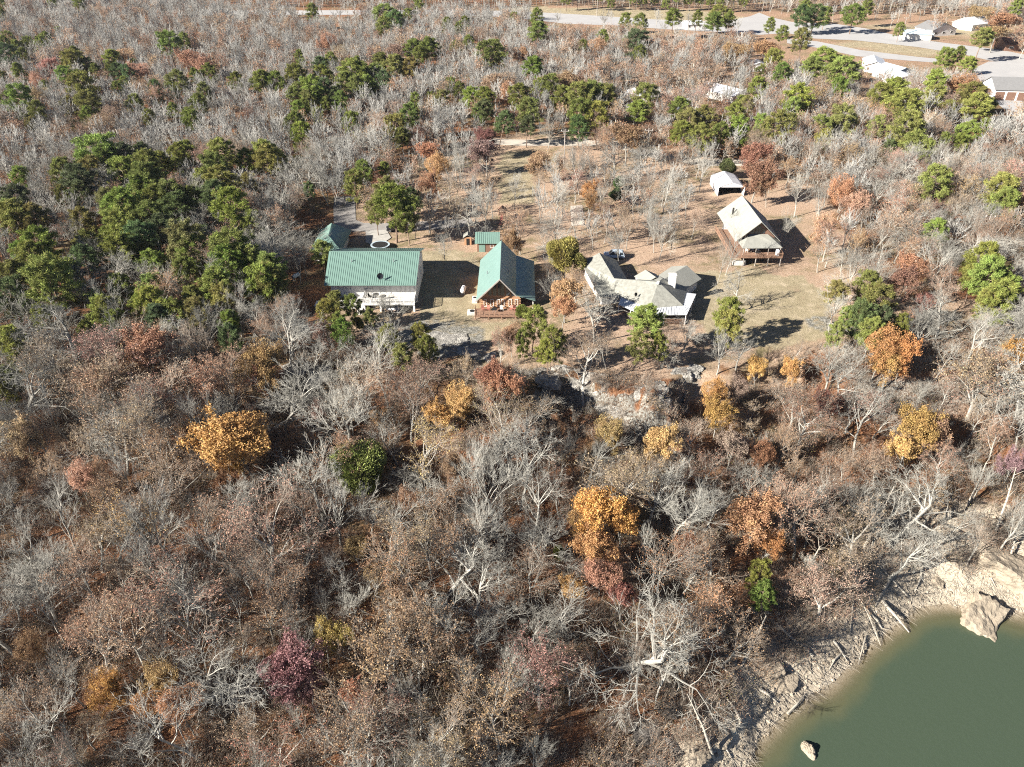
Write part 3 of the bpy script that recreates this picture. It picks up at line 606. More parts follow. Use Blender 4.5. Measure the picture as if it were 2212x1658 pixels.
# --- vehicles
def vehicle(name, p, rz, mat, label, L=4.7, wd=1.85, H=1.7):
    X, Y = U(*p, 0); r_ = empty(name, (X, Y, .1), label, 'car', None, rz, False); hL, hw = L/2, wd/2
    lower = [(-hL, .35), (-hL, .75), (-hL+.15, .95), (-hL+1.1, 1.05), (hL-.1, 1.05), (hL, .8), (hL, .35)]
    mb = MB(); mb.solid([(x, -hw, z) for x, z in lower], [(x, hw, z) for x, z in lower]); mb.build('body', M[mat], r_, bevel=.08)
    up = [(-hL+1.15, 1.03), (-hL+1.85, H-.06), (-hL+2.3, H), (hL-.6, H-.03), (hL-.15, 1.03)]
    mb = MB(); mb.solid([(x, -hw+.16*(z > 1.1), z) for x, z in up], [(x, hw-.16*(z > 1.1), z) for x, z in up]); mb.build('cabin', M['glass'], r_, bevel=.04)
    mb = MB(); tp_ = [(-hL+1.9, H-.02), (-hL+2.3, H+.03), (hL-.6, H), (hL-.5, H-.06)]; mb.solid([(x, -hw+.14, z) for x, z in tp_], [(x, hw-.14, z) for x, z in tp_])
    for xx in (-hL+1.2, -hL+2.6, hL-1.2, hL-.2):
        for s_ in (-1, 1): mb.tube((xx, s_*(hw-.02), 1.03), (xx+(.65 if xx < -hL+2 else -.25 if xx > hL-.5 else 0), s_*(hw-.15), H-.03), .05, n=4)
    mb.build('roof_panel', M[mat], r_)
    for xx in (-hL+.85, hL-.85):
        for s_ in (-1, 1):
            mb = MB(); mb.tube((xx, s_*(hw-.2), .34), (xx, s_*(hw+.03), .34), .36, n=14); wh = mb.build('wheel', M['rubber'], r_)
            mb = MB(); mb.tube((xx, s_*(hw+.03), .34), (xx, s_*(hw+.05), .34), .2, n=10); sub(mb.build('rim', M['steel'], r_), wh)
    for s_ in (-1, 1):
        mb = MB(); mb.box(-hL-.03, -hL+.06, s_*.6-.2, s_*.6+.2, .68, .84); mb.build('headlight', M['curtain'], r_)
        mb = MB(); mb.box(hL-.06, hL+.03, s_*.7-.12, s_*.7+.12, .7, 1.0); mb.build('tail_light', M['red'], r_)
    return r_
vehicle('parked_car', (1326, 558), -.12, 'carpaint', 'pale blue and white estate car parked behind the ranch house garage wing')
vehicle('parked_car', (856, 499), .2, 'blackpaint', 'black car parked in the shade of the big green tree behind the white house')
vehicle('parked_car', (352, 166), .1, 'blackpaint', 'dark car with silver roof glimpsed in the upper left woods', 6.2, 2.2, 2.0)
# --- trampoline, playset, propane tanks
X, Y = U(822, 537, 0); d = empty('trampoline', (X, Y, 0), 'round blue rimmed trampoline on the grass behind the white house', 'trampoline')
mb = MB()
for k in range(24):
    a0, a1 = k*.2618, (k+1)*.2618; mb.slab([(X+r_*math.cos(a), Y+r_*math.sin(a), .95) for r_, a in ((2.2, a0), (2.2, a1), (1.8, a1), (1.8, a0))][::-1], .05)
mb.build('pad', M['bluemetal'], d); mb = MB(); mb.slab([(X+1.8*math.cos(k*.2618), Y+1.8*math.sin(k*.2618), .93) for k in range(24)], .02); mb.build('mat', M['dark'], d)
for k in range(6): mb = MB(); mb.tube((X+2*math.cos(k*1.047), Y+2*math.sin(k*1.047), 0), (X+2*math.cos(k*1.047), Y+2*math.sin(k*1.047), .9), .04, n=4); mb.build('leg', M['steel'], d)
X, Y = U(1085, 474, 0); d = empty('playset', (X, Y, 0), 'wooden swing set with faded red slide on the grass behind the sheds', 'playset')
mb = MB(); mb.box(X-.9, X+.9, Y-.9, Y+.9, 1.4, 1.55); mb.build('platform', M['cedar'], d)
for a_ in (-.85, .85):
    for b_ in (-.85, .85): mb = MB(); mb.tube((X+a_, Y+b_, 0), (X+a_, Y+b_, 2.6), .07, n=4); mb.build('post', M['cedar'], d)
mb = MB(); mb.slab([(X-1.1, Y-1.1, 2.5), (X, Y-1.1, 3.2), (X, Y+1.1, 3.2), (X-1.1, Y+1.1, 2.5)], .06); mb.slab([(X, Y-1.1, 3.2), (X+1.1, Y-1.1, 2.5), (X+1.1, Y+1.1, 2.5), (X, Y+1.1, 3.2)], .06); mb.build('canopy', M['cedar'], d)
mb = MB(); mb.slab([(X-.35, Y-.9, 1.5), (X+.35, Y-.9, 1.5), (X-.1, Y-4, .25), (X-.8, Y-4, .25)], .1); mb.build('slide', M['red'], d)
mb = MB(); mb.tube((X+.9, Y, 2.3), (X+4.6, Y, 2.3), .08, n=5); mb.tube((X+4.6, Y, 2.35), (X+4.9, Y-1.1, 0), .07, n=5); mb.tube((X+4.6, Y, 2.35), (X+4.9, Y+1.1, 0), .07, n=5); mb.build('swing_frame', M['cedar'], d)
for a_ in (2.0, 3.3):
    mb = MB(); mb.tube((X+a_-.2, Y, 2.3), (X+a_-.2, Y, .6), .02, n=3); mb.tube((X+a_+.2, Y, 2.3), (X+a_+.2, Y, .6), .02, n=3); mb.box(X+a_-.25, X+a_+.25, Y-.12, Y+.12, .55, .6); mb.build('swing', M['steel'], d)
def tank(p, rz, lab, mat='tarp', L=2.4, r=.5):
    X, Y = U(*p, 0); d = empty('propane_tank', (X, Y, ground(X, Y)), lab, 'tank', None, rz, False)
    mb = MB(); pr = [(-L/2, .15), (-L/2+.15, .4), (-L/2+.4, r), (L/2-.4, r), (L/2-.15, .4), (L/2, .15)]; prev = None
    for x, rr in pr:
        ring = [(x, rr*math.cos(k*.5236), .85+rr*math.sin(k*.5236)) for k in range(12)]
        if prev: [mb.face([prev[i], ring[i], ring[(i+1) % 12], prev[(i+1) % 12]][::-1]) for i in range(12)]
        else: mb.face(ring)
        prev = ring
    mb.face(prev[::-1]); mb.build('vessel', M[mat], d, smooth=True)
    for s_ in (-.7, .7): mb = MB(); mb.box(s_-.08, s_+.08, -.4, .4, 0, .45); mb.build('foot', M['concrete'], d)
    mb = MB(); mb.tube((0, 0, .85+r-.05), (0, 0, .85+r+.15), .15, n=8); mb.build('valve_dome', M['steel'], d)
tank((1001, 634), 1.45, 'white propane tank in the shade between the white house and log cabin')
tank((640, 602), 1.0, 'pale propane tank in the dark woods left of the white house', 'bluemetal', 2.0, .45)
tank((1277, 588), .3, 'dark grey fuel tank at the left end of the ranch house garage', 'dark', 1.6, .5)

# --- utility poles with wires
def upole(p, hgt, lab, lean=0):
    X, Y = U(*p, 0); z = ground(X, Y); d = empty('utility_pole', (X, Y, z), lab, 'utility pole', 'utility poles')
    mb = MB(); mb.tube((X, Y, z-.5), (X, Y, z+hgt), .2, .13, 8); mb.build('pole', M['pole'], d)
    mb = MB(); mb.box(X-1.1, X+1.1, Y-.1, Y+.02, z+hgt-.7, z+hgt-.55); mb.build('crossarm', M['pole'], d)
    for a_ in (-1, 0, 1): mb = MB(); mb.tube((X+a_, Y, z+hgt-.55), (X+a_, Y, z+hgt-.25), .07, n=6); mb.build('insulator', M['offwhite'], d)
    return Vector((X, Y, z+hgt-.25))
upole((2112, 545), 9, 'weathered utility pole standing among bare trees at the right')
tA = upole((1218, 362), 11, 'tall thin utility pole beside the gravel lane')
tB = upole((1395, 352), 10, 'slim utility pole right of the gravel lane among bare trees')
upole((1946, 88), 11, 'pale utility pole beside the roadside white garage')
upole((2008, 92), 11, 'utility pole between the two roadside houses')
upole((1289, 36), 14, 'tall utility pole against the pine row at the top edge')
def wire(a, b, sag, lab):
    mb = MB(); n = 10; pts = [a.lerp(b, i/n)-Vector((0, 0, sag*4*(i/n)*(1-i/n))) for i in range(n+1)]
    for p, q in zip(pts, pts[1:]): mb.tube(p, q, .02, n=3)
    tag(mb.build('power_line', M['steel']), lab, 'wire')
wire(tA, tB, 1.0, 'thin power line strung between the two poles by the gravel lane')

# ------------------------------------------------------------------ rocks
def rockmesh(name, seed, mat, flat=.6, jag=.35, sub_=4, blocky=False):
    import bmesh
    bm = bmesh.new(); bmesh.ops.create_icosphere(bm, subdivisions=sub_, radius=1)
    for v in bm.verts:
        p = v.co.copy()
        if blocky:
            mxx = max(abs(p.x), abs(p.y), abs(p.z)); p = p.lerp(p/mxx*.8, .85)
        k = 1+jag*noise.noise(p*1.1+Vector((seed*3.7, 0, 0)))+jag*.4*noise.noise(p*3+Vector((0, seed, 0)))+jag*.28*noise.noise(p*6+Vector((0, seed, 4)))+jag*.14*noise.noise(p*14)
        p = p*k; p.z *= flat; v.co = p
    me = bpy.data.meshes.new(name); bm.to_mesh(me); bm.free(); me.materials.append(M[mat]); return me
RM = {m_: [rockmesh('rock', s*3+k, m_, blocky=(s % 2 == 0)) for s in range(4)] for k, m_ in enumerate(('rock', 'tanrock', 'darkrock'))}
def rock(name, x, y, sx, sy, sz, rz, mat, label, cat='rock', group=None, zo=.0, tilt=(0, 0), k=None, z=None):
    o = bpy.data.objects.new(name, RM[mat][(int(abs(x*7+y*3)) if k is None else k) % 4]); COL.objects.link(o)
    o.location = (x, y, (ground(x, y) if z is None else z)+zo); o.scale = (sx, sy, sz); o.rotation_euler = (tilt[0], tilt[1], rz)
    return tag(o, label, cat, group)
ROCKP = []
X, Y = U(2128, 1318, -20); rock('boulder', X, Y, 4.2, 3.0, 3.3, .9, 'tanrock', 'huge tan slab of rock tilting into the lake at the right shore', zo=.3, tilt=(.25, -.2), k=0)
X, Y = U(2165, 1250, -20); rock('boulder', X, Y+1, 4.4, 3.0, 3.4, -.5, 'tanrock', 'large pale block behind the tilted slab on the right shore', zo=.3, tilt=(-.1, .2), k=2)
X, Y = U(2212, 1290, -21); rock('boulder', X+1, Y, 2.4, 2.6, 2.6, .3, 'tanrock', 'tan block cut by the right edge of the lake shore', k=0)
X, Y = U(1747, 1622, WZ); mb = MB()
q = [(X-.55, Y-1.1), (X+.6, Y-.9), (X+.5, Y+.7), (X-.2, Y+.4)]
d = rock('pointed_rock', X, Y, .85, 1.25, 1.7, .2, 'tanrock', 'pointed tan rock standing alone in the green lake', z=WZ, zo=-.3, tilt=(.3, 0), k=1)
ledge = [(1185, 822, 2.4, 1.8), (1240, 815, 3, 1.8), (1290, 828, 2.6, 1.8), (1330, 850, 3.4, 1.8), (1375, 840, 2.8, 1.6), (1405, 852, 3.2, 1.9), (1425, 868, 2.4, 1.6), (1415, 890, 1.8, 1.4), (1300, 805, 1.4, 1), (1470, 825, 2.2, 1.4), (1490, 838, 2, 1.4), (1500, 795, 1.6, 1.2), (1350, 805, 1.2, .9), (1265, 860, 3, 2), (1215, 858, 2.4, 1.8), (1170, 850, 2.2, 1.8), (1160, 880, 2.0, 1.4)]
for i, (x, y, a_, b_) in enumerate(ledge):
    z = 0
    for _ in range(6): X, Y = U(x, y, z); z = ground(X, Y)+.4
    rock('ledge_rock', X, Y, a_, b_, b_*1.0, R.uniform(-.4, .4), 'rock', 'pale bluff boulder, %s of the ledge below the ranch house, counted from the left' % ('1st 2nd 3rd 4th 5th 6th 7th 8th 9th 10th 11th 12th 13th 14th 15th 16th 17th'.split()[sorted(ledge).index((x, y, a_, b_))]), group='pale boulders of the bluff ledge', zo=-.5)
others = [(650, 832, 2.2, 'rock', 'grey boulder in the woods below the white house'), (700, 850, 2.6, 'rock', 'flat grey boulder in the woods right of the others below the white house'), (1060, 770, 1.5, 'rock', 'pale stone at the right tip of the rock slab'), (940, 725, 2.2, 'rock', 'lichen white stone on the rock slab left part'), (985, 735, 2.6, 'rock', 'lichen white stone in the middle of the rock slab'), (1010, 760, 2.0, 'rock', 'lichen white stone on the lower edge of the rock slab'), (905, 705, 1.6, 'rock', 'lichen white stone on the top of the rock slab'), (2140, 745, 2.0, 'rock', 'pale bluff stone at the right above the golden tree'), (2165, 765, 2.4, 'rock', 'pale bluff stone near the right edge'), (1795, 702, .8, 'rock', 'small white stone at the right end of the lawn'), (2020, 610, 1.2, 'rock', 'grey stone under the tan tree right of the lawn'),
          (1690, 1470, 1.9, 'tanrock', 'tan slab on the middle of the pebbly shore'), (1668, 1440, 1.6, 'tanrock', 'tan block at the upper side of the pebbly shore'), (1480, 1590, 2.0, 'tanrock', 'tan boulder near the bottom shore'), (1500, 1625, 2.2, 'tanrock', 'tan boulder at the bottom of the shore'), (1455, 1600, 1.5, 'darkrock', 'dark boulder left of the bottom tan boulders'), (1395, 1580, 1.9, 'darkrock', 'dark boulder in the deep shade above the bottom edge'), (1420, 1635, 1.7, 'darkrock', 'dark boulder at the bottom edge under the leaning tree'), (1360, 1560, 1.5, 'darkrock', 'dark boulder at the left end of the shaded boulder pile'), (1440, 1530, 1.6, 'darkrock', 'grey boulder topmost in the shaded pile'), (1560, 1590, 1.4, 'tanrock', 'white sand crusted stone on the bottom shore'), (1520, 1560, 1.5, 'darkrock', 'dark stone beside the pale sand strip'), (1340, 1640, 1.8, 'darkrock', 'dark boulder at the bottom left of the pile'), (2025, 1255, 1.2, 'tanrock', 'small tan stone above the shallow cove')]
for x, y, s_, m_, lab in others:
    z = 0
    for _ in range(8): X, Y = U(x, y, z); z = ground(X, Y)
    rock('boulder', X, Y, s_*1.2, s_*.9, s_*(.28 if 'slab' in lab or 'lichen' in lab else .6), R.uniform(0, 3), m_, lab, zo=-.1)
# rubble on the shore: uncountable
mb = MB()
for _ in range(3600):
    X = R.uniform(8, 84); sd0 = R.uniform(-.5, 13); Y = interp(X, SH)+sd0*1.15
    s_ = R.choice((.08, .11, .14, .2, .32)); z = ground(X, Y)
    if z < WZ-.2: continue
    a_ = R.uniform(0, 3); n_ = 5
    top = [(X+s_*.8*math.cos(a_+k*1.257)*R.uniform(.6, 1), Y+s_*.8*math.sin(a_+k*1.257)*R.uniform(.6, 1), z+s_*R.uniform(.3, .6)) for k in range(n_)]
    bot = [(X+s_*1.1*math.cos(a_+k*1.257), Y+s_*1.1*math.sin(a_+k*1.257), z-.1) for k in range(n_)]
    mb.solid(top, bot, R.choice((0, 0, 1)))
M['rub1'] = plain('pale rubble', (.52, .44, .34), .9, .3, .4); M['rub2'] = plain('brown rubble', (.34, .28, .21), .9, .4, .4)
tag(mb.build('shore_rubble', [M['rub1'], M['rub2']]), 'broken stones strewn along the pale lake shore', kind='stuff')
# driftwood
logs = [(1840, 1230, 1835, 1375), (1960, 1290, 1850, 1175), (1800, 1385, 1830, 1430), (1870, 1375, 1852, 1440), (1905, 1300, 1960, 1375), (1980, 1180, 2010, 1225), (1725, 1395, 1665, 1340), (1755, 1420, 1700, 1375), (1640, 1490, 1680, 1520), (1600, 1560, 1560, 1500), (1850, 1280, 1900, 1400), (2120, 1205, 2150, 1270), (2160, 1180, 2175, 1240), (1930, 1240, 1890, 1310), (1880, 1330, 1905, 1360), (1780, 1330, 1860, 1290), (1530, 1545, 1580, 1640), (1590, 1470, 1540, 1430), (1700, 1545, 1740, 1500), (2050, 1190, 2100, 1170), (1990, 1240, 1975, 1280), (1820, 1410, 1790, 1450)]
for i, (x0_, y0_, x1_, y1_) in enumerate(logs):
    e = []
    for x, y in ((x0_, y0_), (x1_, y1_)):
        z = -20
        for _ in range(8): X, Y = U(x, y, z); z = ground(X, Y)
        e.append(Vector((X, Y, max(z, WZ)+.15)))
    mb = MB(); m1 = e[0].lerp(e[1], .5)+Vector((R.uniform(-.3, .3), R.uniform(-.3, .3), .25)); r0 = R.uniform(.14, .26)
    mb.tube(e[0], m1, r0, r0*.75, 6); mb.tube(m1, e[1], r0*.75, r0*.35, 6)
    for k in range(4):
        p = e[0].lerp(e[1], R.uniform(.4, .95)); mb.tube(p, p+Vector((R.uniform(-1.2, 1.2), R.uniform(-1.2, 1.2), R.uniform(0, .5))), .05, .015, 4)
    tag(mb.build('driftwood_log', M['drift']), 'bleached fallen log lying on the pebbly lake shore', 'log', 'bleached logs lying on the shore')
for i, (bx_, by_, tx_, ty_, hh_) in enumerate([(1862, 1190, 1932, 1050, 9), (1905, 1145, 1952, 1062, 6), (2150, 1150, 2195, 1010, 10), (2172, 1235, 2200, 1130, 6), (1600, 1440, 1655, 1330, 7), (1720, 1265, 1772, 1180, 6), (1478, 1462, 1500, 1345, 8), (1545, 1645, 1485, 1500, 9), (1845, 1340, 1838, 1215, 3), (2090, 1090, 2130, 1000, 7), (1990, 1140, 2040, 1050, 7)]):
    z = -20
    for _ in range(8): X, Y = U(bx_, by_, z); z = ground(X, Y)
    e1 = U(tx_, ty_, z+hh_); a_, b_ = Vector((X, Y, z-.3)), Vector((*e1, z+hh_)); mb = MB(); m1 = a_.lerp(b_, .5)+Vector((.2, 0, .3))
    mb.tube(a_, m1, .21, .15, 7); mb.tube(m1, b_, .15, .05, 6)
    for k in range(7):
        p = a_.lerp(b_, R.uniform(.45, .98)); q_ = p+Vector((R.uniform(-1, 1.4), R.uniform(-1, 1), R.uniform(.3, 1.8))); mb.tube(p, q_, .05, .02, 4); mb.tube(q_, q_+Vector((R.uniform(-.6, .8), R.uniform(-.6, .6), R.uniform(.2, .8))), .02, .008, 3)
    tag(mb.build('dead_trunk', M['drift']), 'dead bleached trunk leaning up out of the lake bank', 'tree', 'dead trunks leaning over the bank')
mb = MB()
for _ in range(2600):
    X = R.uniform(10, 84); Y = interp(X, SH)+abs(R.gauss(0, 6)); z = ground(X, Y)+.08; a_ = R.gauss(-1.0, .9); L = R.uniform(.5, 2.4)
    mb.tube((X, Y, z), (X+L*math.cos(a_), Y+L*math.sin(a_), max(WZ, ground(X+L*math.cos(a_), Y+L*math.sin(a_)))+R.uniform(.05, .5)), R.uniform(.02, .045), .01, 3)
tag(mb.build('driftwood_sticks', M['drift']), 'litter of bleached sticks and roots along the waterline', kind='stuff')

# ------------------------------------------------------------------ trees
class TB:                                           # fast triangle / tube collector
    def __init__(s): s.v = []; s.f = []; s.m = []
    def tube(s, a, b, r0, r1, n=3, m=0):
        d = (b-a); L = d.length
        if L < 1e-5: return
        d /= L; u = d.orthogonal().normalized(); w_ = d.cross(u); k0 = len(s.v)
        for c, r in ((a, r0), (b, r1)):
            for k in range(n):
                t_ = 6.2832*k/n; s.v.append(tuple(c+u*(r*math.cos(t_))+w_*(r*math.sin(t_))))
        for k in range(n): j = (k+1) % n; s.f.append((k0+k, k0+j, k0+n+j, k0+n+k)); s.m.append(m)
    def spike(s, a, b, r, m=0):
        d = (b-a).normalized(); u = d.orthogonal()*r; w_ = d.cross(u); k0 = len(s.v)
        s.v += [tuple(a+u), tuple(a-u*.5+w_*.87), tuple(a-u*.5-w_*.87), tuple(b)]
        s.f += [(k0, k0+1, k0+3), (k0+1, k0+2, k0+3), (k0+2, k0, k0+3)]; s.m += [m]*3
    def tri(s, a, b, c, m=0):
        k0 = len(s.v); s.v += [tuple(a), tuple(b), tuple(c)]; s.f.append((k0, k0+1, k0+2)); s.m.append(m)
    def quad(s, c, r, rr, m=0):
        n = Vector((rr.gauss(0, 1), rr.gauss(0, 1), rr.gauss(0, 1)+.6)).normalized(); u = n.orthogonal().normalized()
        u = (Matrix.Rotation(rr.uniform(0, 6.28), 3, n)@u)*r; w_ = n.cross(u)*.75; k0 = len(s.v)
        s.v += [tuple(c+u), tuple(c+w_), tuple(c-u), tuple(c-w_)]; s.f.append((k0, k0+1, k0+2, k0+3)); s.m.append(m)
    def mesh(s, name, mats):
        me = bpy.data.meshes.new(name); me.from_pydata(s.v, [], s.f)
        for q in mats: me.materials.append(q)
        me.polygons.foreach_set('material_index', s.m); me.update(); return me
def rdir(rr): return Vector((rr.gauss(0, 1), rr.gauss(0, 1), rr.gauss(0, 1))).normalized()
def grow(tk, tw, tips, rr, p, d, L, r, lev, maxlev, spread, up, twr, dens):
    """one limb and, recursively, all it carries; tk takes the trunk and limbs, tw the twigs"""
    n = 4 if lev < 2 else 3 if lev < 4 else 2
    pts = [p]; dirs = [d]; q = p; dd = d
    for k in range(n):
        dd = (dd+rdir(rr)*(.16 if lev == 0 else .26)+Vector((0, 0, up*(.0 if lev == 0 else .16)))).normalized()
        q = q+dd*(L/n); pts.append(q); dirs.append(dd)
    tgt, mi = (tk, 0) if lev <= 1 else (tw, 0)
    r1 = r*(.62 if lev == 0 else .42)
    if lev == maxlev: tgt.tube(pts[0], pts[1], r, r*.7, 3); tgt.spike(pts[1], pts[2], r*.7)
    else:
        for k in range(n):
            a = r+(r1-r)*k/n; b_ = r+(r1-r)*(k+1)/n; tgt.tube(pts[k], pts[k+1], a, b_, 6 if lev == 0 else 4 if lev < 3 else 3)
    if lev == maxlev: tips.append((pts[1], dirs[1])); tips.append((pts[-1], dirs[-1])); return
    cnt = dens[lev]
    for c in range(cnt):
        t_ = rr.uniform(.25 if lev else .42, 1.0) if c < cnt-2 else 1.0
        i = min(int(t_*n), n-1); pos = pts[i].lerp(pts[i+1], t_*n-i)
        ax = dirs[i].cross(rdir(rr)).normalized(); ang = rr.uniform(.5, 1.0)*spread*(1 if c < cnt-2 else .55)
        nd = (Matrix.Rotation(ang, 3, ax)@dirs[i]).normalized()
        if lev == 0 and nd.z < .2: nd.z = .2+rr.random()*.2; nd.normalize()
        k = (1.15-.45*t_) if lev == 0 else rr.uniform(.5, .75)
        base = {0: L*.62*k, 1: L*.58, 2: L*.55, 3: L*.62}[lev]*rr.uniform(.75, 1.2)
        grow(tk, tw, tips, rr, pos, nd, base, max(twr*(1, 2.6, 1.7, 1.15, 1)[lev+1], r1*rr.uniform(.6, .9)), lev+1, maxlev, spread, up, twr, dens)
def bare(seed, H=11.5, spread=.95, up=.5, dens=(9, 6, 5, 5), maxlev=4, twr=.0125, r0=.19, leaves=0, lr=.12, clear=.5):
    rr = random.Random(seed); tk, tw, tips = TB(), TB(), []
    lean = Vector((rr.gauss(0, .07), rr.gauss(0, .07), 1)).normalized()
    grow(tk, tw, tips, rr, Vector((0, 0, -.4)), lean, H*.66, r0, 0, maxlev, spread, up, twr, dens)
    lf = TB()
    if leaves:
        for _ in range(leaves):
            c, d = rr.choice(tips); lf.quad(c+rdir(rr)*rr.uniform(0, .28)*1.2, lr*rr.uniform(.6, 1.3), rr)
    return tk, tw, lf
def crownpine(seed, H=14, cr=2.6, start=.42, nc=330, tall=1.0):
    cr *= 1.2
    rr = random.Random(seed); tk, lf = TB(), TB()
    top = Vector((rr.gauss(0, .25), rr.gauss(0, .25), H*.94)); p = Vector((0, 0, -.4)); n = 6
    pts = [Vector((0, 0, -.4)).lerp(top, k/n)+rdir(rr)*.10*(0 < k < n) for k in range(n+1)]
    for k in range(n): tk.tube(pts[k], pts[k+1], .19*(1-k/n*.85), .19*(1-(k+1)/n*.85), 7)
    def tuft(c, d, s_):
        for _ in range(20):
            nd = (d*.55+rdir(rr)+Vector((0, 0, .25))).normalized(); sd = nd.cross(rdir(rr)).normalized()*.048*s_
            b_ = c+rdir(rr)*.2*s_; e = b_+nd*.46*s_*rr.uniform(.7, 1.2); lf.tri(b_-sd, b_+sd, e)
    nb = 44
    for i in range(nb):
        t_ = start+(1-start)*(i/nb)**.9; z = H*.94*t_; u = (t_-start)/(1-start)
        rad_ = cr*(math.sin(math.pi*min(1, .2+.72*u))**.6)*(1-.2*u)*rr.uniform(.6, 1.15)
        a_ = i*2.4+rr.uniform(-.4, .4); o_ = Vector((0, 0, 0)).lerp(top, t_*.98)
        e = o_+Vector((math.cos(a_)*rad_, math.sin(a_)*rad_, rad_*rr.uniform(.0, .4)))
        mid = o_.lerp(e, .5)+Vector((0, 0, -.12)); tk.tube(o_, mid, .05, .035, 3); tk.tube(mid, e, .035, .015, 3)
        for _ in range(int(nc/nb)):
            s0 = rr.uniform(.4, 1.05)**.7; c = o_.lerp(e, s0)+rdir(rr)*.42*(1-.2*s0)*(.6+rad_*.25); tuft(c, (e-o_).normalized(), rr.uniform(.8, 1.15))
    for _ in range(16): tuft(top+rdir(rr)*.5+Vector((0, 0, -.2)), Vector((0, 0, 1)), 1)
    return tk, lf
def cedar(seed, H=7, cr=2.4, n=9000, base=.08):
    rr = random.Random(seed); tk, lf = TB(), TB(); tk.tube(Vector((0, 0, -.3)), Vector((0, 0, H*.8)), .14, .03, 6)
    lob = [(rdir(rr), rr.uniform(.12, .4)) for _ in range(14)]
    for i in range(46):
        t_ = rr.uniform(.1, .9); a_ = rr.uniform(0, 6.28); R_ = cr*.8*math.sqrt(max(.05, 1-(2*t_-.85)**2)); o_ = Vector((0, 0, H*t_)); tk.tube(o_, o_+Vector((math.cos(a_)*R_, math.sin(a_)*R_, R_*.5)), .03, .01, 3)
    for _ in range(n):
        d = rdir(rr); k = .62+sum(w_*max(0, d.dot(l))**6 for l, w_ in lob); k *= 1-rr.random()**2*.35
        c = Vector((d.x*cr*k, d.y*cr*k, H*(.5+base)+d.z*H*.47*k*(1 if d.z > 0 else .8)))
        nd = (d+Vector((0, 0, .8))+rdir(rr)*.6).normalized(); sd = nd.cross(rdir(rr)).normalized()*.075; lf.tri(c-sd, c+sd, c+nd*rr.uniform(.25, .5))
    return tk, lf
def leafy(seed, H=10, cr=3.6, n=5200, lr=.15, dens=(9, 6, 5)):
    """full autumn crown: lobed clumps of leaves round a real skeleton"""
    rr = random.Random(seed); tk, tw, tips = TB(), TB(), []
    grow(tk, tw, tips, rr, Vector((0, 0, -.4)), Vector((rr.gauss(0, .05), rr.gauss(0, .05), 1)), H*.62, .17, 0, 3, .95, .5, .016, dens)
    lf = TB(); cl = [rr.choice(tips)[0] for _ in range(60)]
    zs_ = sorted(p_[0].z for p_ in tips); z0, z1 = zs_[len(zs_)//7], zs_[-6]; rs_ = sorted(math.hypot(p_[0].x, p_[0].y) for p_ in tips); cr_ = rs_[int(len(rs_)*.82)]
    lob = [(rdir(rr), rr.uniform(.1, .38)) for _ in range(22)]
    for _ in range(n):
        u_ = rr.random()
        if u_ < .36:
            d = rdir(rr); k = .66+sum(w_*max(0, d.dot(l))**8 for l, w_ in lob); k *= 1-rr.random()**2*.4
            if noise.noise(d*2.6+Vector((seed, 0, 0))) < -.12: continue
            c = Vector((d.x*cr_*k, d.y*cr_*k, (z0+z1)/2+d.z*(z1-z0)*.5*k))
        elif u_ < .7: c = rr.choice(cl)+rdir(rr)*abs(rr.gauss(0, .5))
        else: c = rr.choice(tips)[0]+rdir(rr)*rr.uniform(0, .5)
        lf.quad(c, lr*rr.uniform(.6, 1.25), rr)
    return tk, tw, lf

PROTO = {}
def reg(kind, i, tk, tw, lf, mats):
    """meshes of one tree: trunk, crown (twigs and leaves), and both joined for far copies"""
    cr = TB(); k0 = 0
    for part_, m_ in ((tw, 0), (lf, 1)):
        if part_ is None: continue
        b_ = len(cr.v); cr.v += part_.v; cr.f += [tuple(x+b_ for x in f) for f in part_.f]; cr.m += [m_]*len(part_.f)
    al = TB(); al.v = tk.v+cr.v; n_ = len(tk.v); al.f = tk.f+[tuple(x+n_ for x in f) for f in cr.f]; al.m = [0]*len(tk.f)+[m_+1 for m_ in cr.m]
    zs = [v[2] for v in cr.v]; xs_ = sorted(math.hypot(v[0], v[1]) for v in cr.v[::7])
    PROTO.setdefault(kind, []).append(dict(trunk=tk.mesh('trunk', [mats[0]]), crown=cr.mesh('crown', mats[1:]), all=al.mesh(kind, mats), H=max(zs), r=xs_[int(len(xs_)*.93)]))
B_, T_, TT_, L_ = M['bark'], M['twig'], M['twig_tan'], M['leaf']
for i in range(12):
    k = bare(100+i, H=[12, 11, 13, 10.5, 12.5, 11.5, 9, 14, 8, 12, 10, 13][i], spread=[.85, 1.15, .75, 1.25, .95, 1.0, 1.1, .6, 1.3, .7, .9, 1.1][i], up=[.7, .3, .9, .2, .5, .6, .5, 1.1, .1, .8, .4, .3][i], dens=((9, 6, 5, 5), (7, 5, 5, 4), (11, 6, 5, 6))[i % 3]); reg('bare_tree', i, *k, [B_, T_, L_])
for i in range(6):
    k = bare(200+i, H=[11, 9.5, 10.5, 12, 8, 10][i], spread=1.0, up=.4, dens=(9, 6, 5, 4), leaves=[3600, 1800, 2800, 1300, 4200, 2200][i], lr=.068); reg('withered_oak', i, *k, [B_, TT_, L_])
for i in range(4):
    k = bare(300+i, H=11.5, spread=.85, up=.9, dens=(9, 6, 7), maxlev=3, twr=.03, r0=.16); reg('far_bare', i, *k, [B_, M['twig_far'], L_])
for i in range(2):
    k = bare(320+i, H=10, spread=1., up=.5, dens=(9, 6, 6), maxlev=3, twr=.03, leaves=900, lr=.14); reg('far_oak', i, *k, [B_, TT_, L_])
for i in range(5):
    k = leafy(400+i, H=[9.5, 10, 9, 10.5, 8.5][i], n=21000, lr=.112); reg('autumn_tree', i, *k, [B_, TT_, L_])
